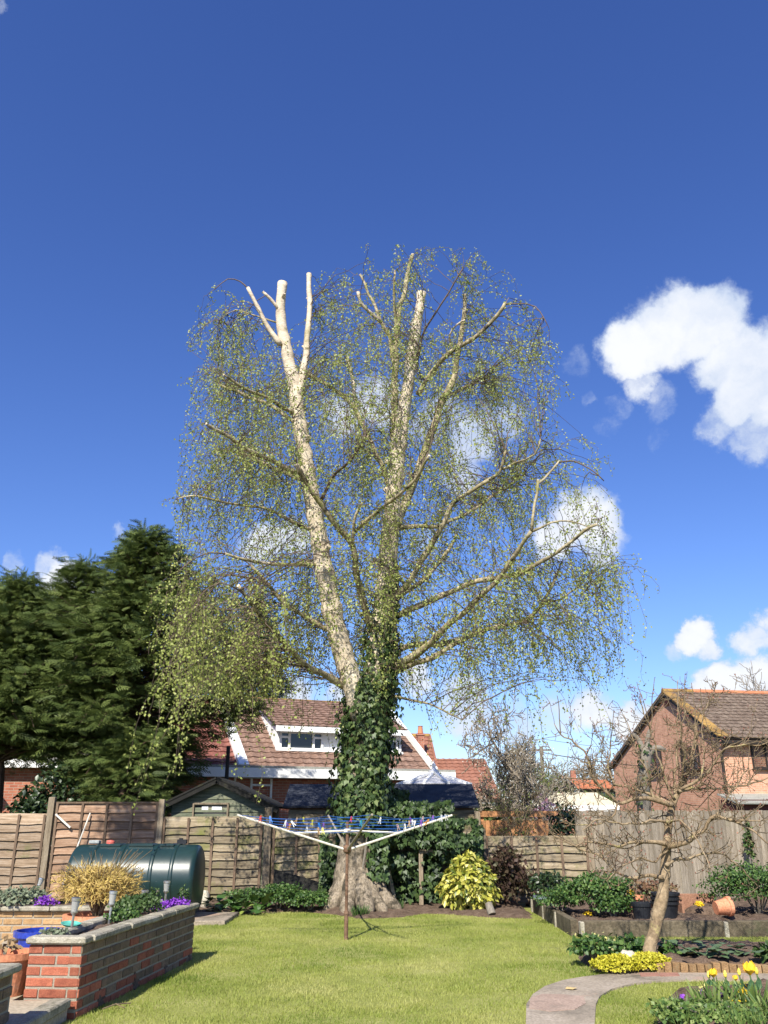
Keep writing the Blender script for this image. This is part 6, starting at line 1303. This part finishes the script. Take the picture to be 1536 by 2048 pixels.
bush('planter_herb', (-2.43, 9.25, .50), .22, .40, .19, 1700, .03, X['green_mid'], 'feathery dark green herb in the brick planter', 'plant', shell=.4, lumps=.4, droop=-.4)
bush('planter_herb', (-2.42, 8.75, .50), .15, .20, .11, 700, .028, X['green'], 'low bright green herb in the brick planter', 'plant', shell=.4, lumps=.4, droop=-.3)
bush('purple_aubrieta', (-2.33, 9.85, .50), .12, .08, .10, 260, .028, X['purple'], 'purple flowers left of the planter light', 'flowers', shell=.5, stems=3); bush('purple_aubrieta', (-2.17, 9.95, .50), .13, .08, .11, 260, .028, X['purple'], 'purple flowers at the far end of the brick planter', 'flowers', shell=.5, stems=3)
for x, y, l in ((-2.42, 9.9, 'sprig of green behind the purple planter flowers'), (-2.14, 10.02, 'tall green sprig at the planter corner')): bush('green_sprig', (x, y, .5), .06, .05, .24, 130, .03, X['green_mid'], l, 'plant', shell=.2, stems=3)
bush('creeping_stonecrop', (-2.62, 7.52, .535), .12, .1, .05, 160, .03, X['greygreen'], 'scrap of dry stonecrop on the near planter coping', 'plant', shell=.3, stems=0)
# back border
brg = empty('elephant_ears', (W(470, 1820, 14.9).x, 14.9, .0)); tag(brg, 'clump of big glossy leaves in front of the mossy panel', 'plant')
tv, tf = T_OVAL; mleaf = []
for c in ('a', 'b', 'c'):
    mm = bpy.data.meshes.new('big_leaf'); mm.from_pydata([(x * 1.25, y, z + .1 * math.sin(3 * y)) for x, y, z in tv.tolist()], [], tf.tolist()); mm.materials.append(M('big_leaf_' + c, [(.03, .075, .015), (.06, .12, .025)] if c != 'c' else [(.14, .2, .04), (.22, .26, .06)], 6, .35, .15, spec=.5)); mleaf.append(mm)
for k in range(64):
    p = W(rng.uniform(412, 535), rng.uniform(1797, 1826), rng.uniform(14.6, 15.2)); p.z = max(p.z, .03)
    shared('leaf', mleaf[2 if k % 7 == 0 else k % 2], brg, p - brg.location, rng.uniform(0, 6.28), tuple([rng.uniform(.13, .21)] * 3), rx=rng.uniform(-.2, .9))
X['nettle'] = X['green']
for u, vt, Y, rx, n, l in ((560, 1772, 15.4, .42, 1500, 'fresh green weeds below the fence post'), (500, 1782, 15.6, .40, 1000, 'bushy green weeds behind the big glossy leaves'), (620, 1788, 15.3, .40, 1300, 'green groundcover against the left roots of the birch')):
    q = W(u, vt, Y); bush('border_weeds', (q.x, Y, .03), rx, .35, q.z, int(n * 1.7), .042, X['green'], l, 'plant', shell=.35, lumps=.5, zb=.6, droop=0)
for k, (u, v, l) in enumerate([(668, 1820, 'grass tuft left of the birch roots'), (720, 1832, 'grass tuft between the front birch roots'), (790, 1822, 'grass tuft right of the birch roots'), (425, 1800, 'spiky green blades beside the pale stone')]): blades('grass_tuft', G(u, v, .01), .12, .17, 170, X['green'], l, 'grass', .06)
q = W(938, 1772, 15.3); bush('golden_aucuba', (q.x, 15.3, .03), .54, .45, W(938, 1716, 15.3).z, 2600, .105, X['gold'], 'rounded golden variegated shrub in front of the ivy', 'shrub', T_OVAL, wid=.68, shell=.55, lumps=.22, taper=.42, zb=.2, droop=.45, low=-.97)
dk = bare('dark_shrub', 1012, 1800, 1690, 16.1, 'dark twiggy shrub with maroon leaves beside the golden shrub', 61, X['bark_conifer'], .6, .03, 4, .5, X['maroon'], 1900, .07, cat='shrub', rmin=.004, up=1.0, kids=(5, 8))
bush('maroon_undergrowth', (W(1000, 1790, 16.2).x, 16.2, .02), .5, .3, .7, 900, .06, X['maroon'], 'dead looking maroon undergrowth at the fence foot', 'shrub', shell=.2)
# raised bed
q = W(1190, 1745, 13.0); bush('currant_bush', (q.x, 13.0, .17), .54, .45, .52, 4200, .040, X['green'], 'leafy green bush spilling over the raised bed corner', 'shrub', T_OVAL, shell=.4, lumps=.45, zb=.4, droop=0)
q = W(1222, 1790, 12.8); bush('currant_bush', (q.x, 12.75, .17), .26, .26, .26, 1200, .038, X['green'], 'lower green bush left of the black bucket', 'shrub', T_OVAL, shell=.4, lumps=.4, zb=.4, droop=0)
q = W(1120, 1790, 13.4); bush('currant_bush', (q.x, 13.5, .17), .32, .3, .28, 1300, .038, X['green'], 'low green foliage beside the grey blue pot', 'shrub', T_OVAL, shell=.4, lumps=.4, zb=.4)
q = W(1495, 1740, 13.0); bush('currant_bush', (q.x + .12, 13.1, .17), .68, .45, .62, 4800, .040, X['green'], 'large green bush against the grey board fence', 'shrub', T_OVAL, shell=.4, lumps=.45, zb=.4, droop=0)
q = W(1093, 1760, 14.6); bush('dark_potted_shrub', (q.x, 14.6, .27), .3, .25, .34, 700, .06, X['dark_leaf'], 'dark shrub in the grey blue pot', 'shrub', T_OVAL, shell=.3)
bush('brown_perennial', (W(1300, 1770, 13.7).x, 13.7, .17), .45, .3, .42, 700, .05, LEAF('rusty_leaf', [(.12, .06, .04), (.2, .11, .06), (.1, .11, .04)], .7, .15), 'rusty brown perennial behind the black bucket', 'plant', shell=.2, stems=12)
for u, v, l in ((1260, 1790, 'yellow primula above the raised bed terracotta pot'), (1398, 1813, 'yellow primula beside the broken clay trough'), (1176, 1832, 'yellow primula under the raised bed corner bush')): bush('yellow_primula', W(u, v, 13.0), .05, .05, .05, 40, .04, X['yellow_petal'], l, 'flower', shell=.3, stems=0)
iv3 = bush('climbing_ivy', (W(1505, 1700, 15.4).x, 15.52, .5), .06, .03, .95, 150, .075, X['ivy'], 'strand of ivy climbing the grey board fence', 'ivy', T_IVY, shell=.1, stems=2)
# apple bed
q = G(1190, 1915, .08); bush('primrose_clump', (q.x, q.y, .07), .24, .2, .20, 700, .055, X['green'], 'leafy cowslip clump at the lawn edge', 'plant', T_OVAL, shell=.3, zb=.5, lumps=.4); 
V, F, r = scatter(np.array([(q.x + rng.normal() * .12, q.y + rng.normal() * .1, .17 + rng.uniform(0, .13)) for _ in range(70)]), rdir(70), rdir(70), .035, T_LEAF); np_obj('flowers', V, F, X['primrose'], [o for o in SC.objects if o.name.startswith('primrose_clump')][0], rnd=r, kind='stuff')
q = G(1262, 1912, .08); bush('leafy_perennial', (q.x, q.y, .07), .20, .18, .18, 420, .06, X['green'], 'round leaved green perennial left of the apple trunk', 'plant', T_OVAL, shell=.3, zb=.6)
q = G(1338, 1912, .08); bush('leafy_perennial', (q.x, q.y, .07), .09, .09, .13, 90, .055, X['green'], 'small perennial right of the apple trunk', 'plant', T_OVAL, shell=.3, zb=.6)
hol = empty('hollyhock', (G(1415, 1915, .08).x, G(1415, 1915, .08).y, .07)); tag(hol, 'low rosette of broad grey green leaves on bare soil', 'plant'); mm = bpy.data.meshes.new('broad_leaf'); mm.from_pydata([(x * 1.5, y, z + .12 * abs(x)) for x, y, z in tv.tolist()], [], tf.tolist()); mm.materials.append(M('broad_leaf', [(.06, .10, .045), (.10, .15, .07)], 9, .6, .2))
for k in range(46):
    x = rng.uniform(-.42, .42); shared('leaf', mm, hol, (x, rng.normal() * .13, rng.uniform(.03, .13)), rng.uniform(0, 6.28), tuple([rng.uniform(.10, .16)] * 3), rx=rng.uniform(-.5, .4))
q = G(1545, 1920, .08); bush('leafy_perennial', (q.x, q.y, .07), .16, .15, .13, 160, .08, X['green_mid'], 'broad leaved plant at the far end of the apple bed', 'plant', T_OVAL, shell=.3, zb=.6)
for k, (u, v, rx, ry) in enumerate([(1232, 1941, .23, .15), (1290, 1936, .27, .19)]):
    q = G(u, v, .03); bush('golden_marjoram', (q.x, q.y, .0), rx, ry, .16, 2600, .024, X['lime'], ('smaller' if k == 0 else 'larger') + ' cushion of bright golden groundcover by the path', 'plant', shell=.75, lumps=.22, zb=.8, stems=0)
# flower bed inside the bend of the path
tul_leaf = mesh_of('tulip_leaf', MB().add([(-.012, 0, 0), (.012, 0, 0), (.026, .01, .4), (-.026, .01, .4), (.02, .06, .75), (-.02, .06, .75), (0, .14, 1)], [(0, 1, 2, 3), (3, 2, 4, 5), (5, 4, 6)])); tul_leaf.materials.append(M('tulip_leaf', [(.05, .12, .05), (.09, .17, .08)], 6, .5, .1))
petal = mesh_of('petal', MB().add([(-.004, .004, 0), (.004, .004, 0), (.022, .026, .03), (-.022, .026, .03), (.02, .026, .06), (-.02, .026, .06), (0, .016, .082), (0, .03, .035)], [(0, 1, 7), (1, 2, 7), (2, 4, 7), (4, 6, 7), (6, 5, 7), (5, 3, 7), (3, 0, 7)])); petal.materials.append(M('tulip_petal', [(.72, .42, .02), (.85, .58, .04)], 12, .45, .05)); 
budm = M('tulip_bud', [(.62, .48, .06), (.66, .6, .12)], 8, .5, .05); stemm = M('tulip_stem', [(.10, .18, .06), (.14, .22, .08)], 5, .6, .05)
def tulip(u, vt, Y, open_, label):
    p = W(u, vt, Y); t = empty('tulip', (p.x, Y, .06)); tag(t, label, 'tulip', 'yellow tulips by the path'); h = p.z - .06; obj('stem', MB().tube([(0, 0, -.02), (.01, .01, h * .5), (0, 0, h)], .006, 6), stemm, t, local=True)
    if open_:
        for k in range(6): shared('petal', petal, t, (0, 0, h), k * math.pi / 3, tuple([open_ * (1.0 if k % 2 else .92)] * 3), rx=-.12)
    else: obj('bud', MB().lathe([(.004, 0), (.014, .012), (.016, .03), (.009, .052), (.001, .062)], 10, (0, 0, h)), budm, t, local=True)
    for k in range(3): a = rng.uniform(0, 6.28); shared('leaf', tul_leaf, t, (0, 0, 0), a, (1.1, h * .55, h * rng.uniform(.7, .95)), rx=rng.uniform(-.25, .0))
TU = [(1500, 1950, 7.9, 1.35, 'largest open yellow tulip in the flower bed'), (1427, 1955, 8.3, .95, 'open yellow tulip with narrow flower beside the path'), (1418, 1957, 8.35, 0, 'tight tulip bud leaning by the narrow flower'), (1451, 1956, 8.2, 0, 'closed yellow bud between the two open tulips'), (1471, 1962, 8.1, .62, 'half open small yellow tulip'), (1479, 1952, 8.0, 0, 'closed yellow bud beside the largest tulip'), (1514, 1950, 8.0, 0, 'closed bud just behind the largest tulip')]
for a in TU: tulip(*a)
for k, (u, v, r_, h_, n_, wid, mt, l) in enumerate([(1430, 2010, .14, .21, 50, .11, 'bed_green', 'clump of broad tulip leaves at the bed edge'), (1500, 2010, .15, .21, 60, .10, 'bed_green', 'strap leaves around the largest tulip'), (1395, 2020, .2, .12, 90, .06, 'bed_green', 'tangle of narrow bulb leaves'), (1450, 2050, .22, .13, 110, .07, 'bed_green', 'dense bulb leaves in the middle of the flower bed'), (1520, 2055, .22, .15, 110, .09, 'bed_green', 'tall bulb leaves at the near side of the bed'), (1370, 2045, .16, .13, 150, .06, 'bed_green', 'short grassy leaves among blue flowers'), (1570, 2030, .2, .18, 80, .09, 'bed_green', 'bulb leaves at the far end of the flower bed')]):
    blades('bulb_leaves', G(u, v, .06), r_, h_, n_, X[mt], l, 'plant', wid, .7)
bush('bed_perennial', G(1430, 2040, .06), .45, .3, .10, 1100, .034, X['bed_green'], 'low mixed foliage carpeting the flower bed', 'plant', shell=.2, lumps=.5, zb=.7, stems=10)
bush('bed_perennial', G(1345, 2040, .06), .14, .2, .12, 500, .035, X['bed_green'], 'low foliage at the bed corner by the lawn', 'plant', shell=.2, lumps=.5, zb=.7)
def cluster(u, v, Y, n, s, mat, label, name):
    p = W(u, v, Y); t = empty(name, (p.x, p.y, .06)); tag(t, label, 'flower'); obj('stem', MB().tube([(p.x, p.y, .05), tuple(p)], .004, 5), stemm, t); P = np.array(p) + rng.normal(size=(n, 3)) * s; V, F, r = scatter(P, rdir(n), rdir(n) + np.array([0, -.8, .4]), .028, T_OVAL); np_obj('flower', V, F, mat, t, rnd=r, kind='stuff')
for u, v, Y, n, s, l in ((1488, 1986, 7.5, 30, .030, 'largest cluster of pale yellow cowslips'), (1463, 1996, 7.5, 10, .014, 'small pale cowslip left of the largest cluster'), (1405, 1977, 7.8, 8, .014, 'lone pale narcissus near the path'), (1505, 1993, 7.45, 10, .016, 'cowslip drooping under the largest cluster'), (1464, 2008, 7.4, 14, .02, 'cowslip low among the bulb leaves')): cluster(u, v, Y, n, s, X['primrose'] if n < 12 else X['yellow_petal'], l, 'cowslip')
for u, v, Y, l in ((1340, 2031, 7.2, 'brightest purple anemone at the bed corner'), (1366, 2036, 7.15, 'purple anemone right of the brightest one'), (1347, 2006, 7.5, 'grape hyacinth at the lawn edge'), (1363, 1994, 7.6, 'grape hyacinth behind the bed corner'), (1446, 1988, 7.6, 'grape hyacinth below the tulip buds'), (1400, 1986, 7.7, 'grape hyacinth near the lone narcissus')): cluster(u, v, Y, 9, .012, X['purple'], l, 'purple_flower')
# a fallen twig on the lawn by the planter
tw = obj('fallen_twig', MB().tube([G(205, 2018, .02), G(232, 2008, .035), G(262, 2006, .02)], .005, 5).tube([G(232, 2008, .035), G(250, 2016, .02)], .004, 5), X['bark_twig'], origin=G(232, 2008, 0)); tag(tw, 'small dry twig on the grass beside the planter', 'twig')
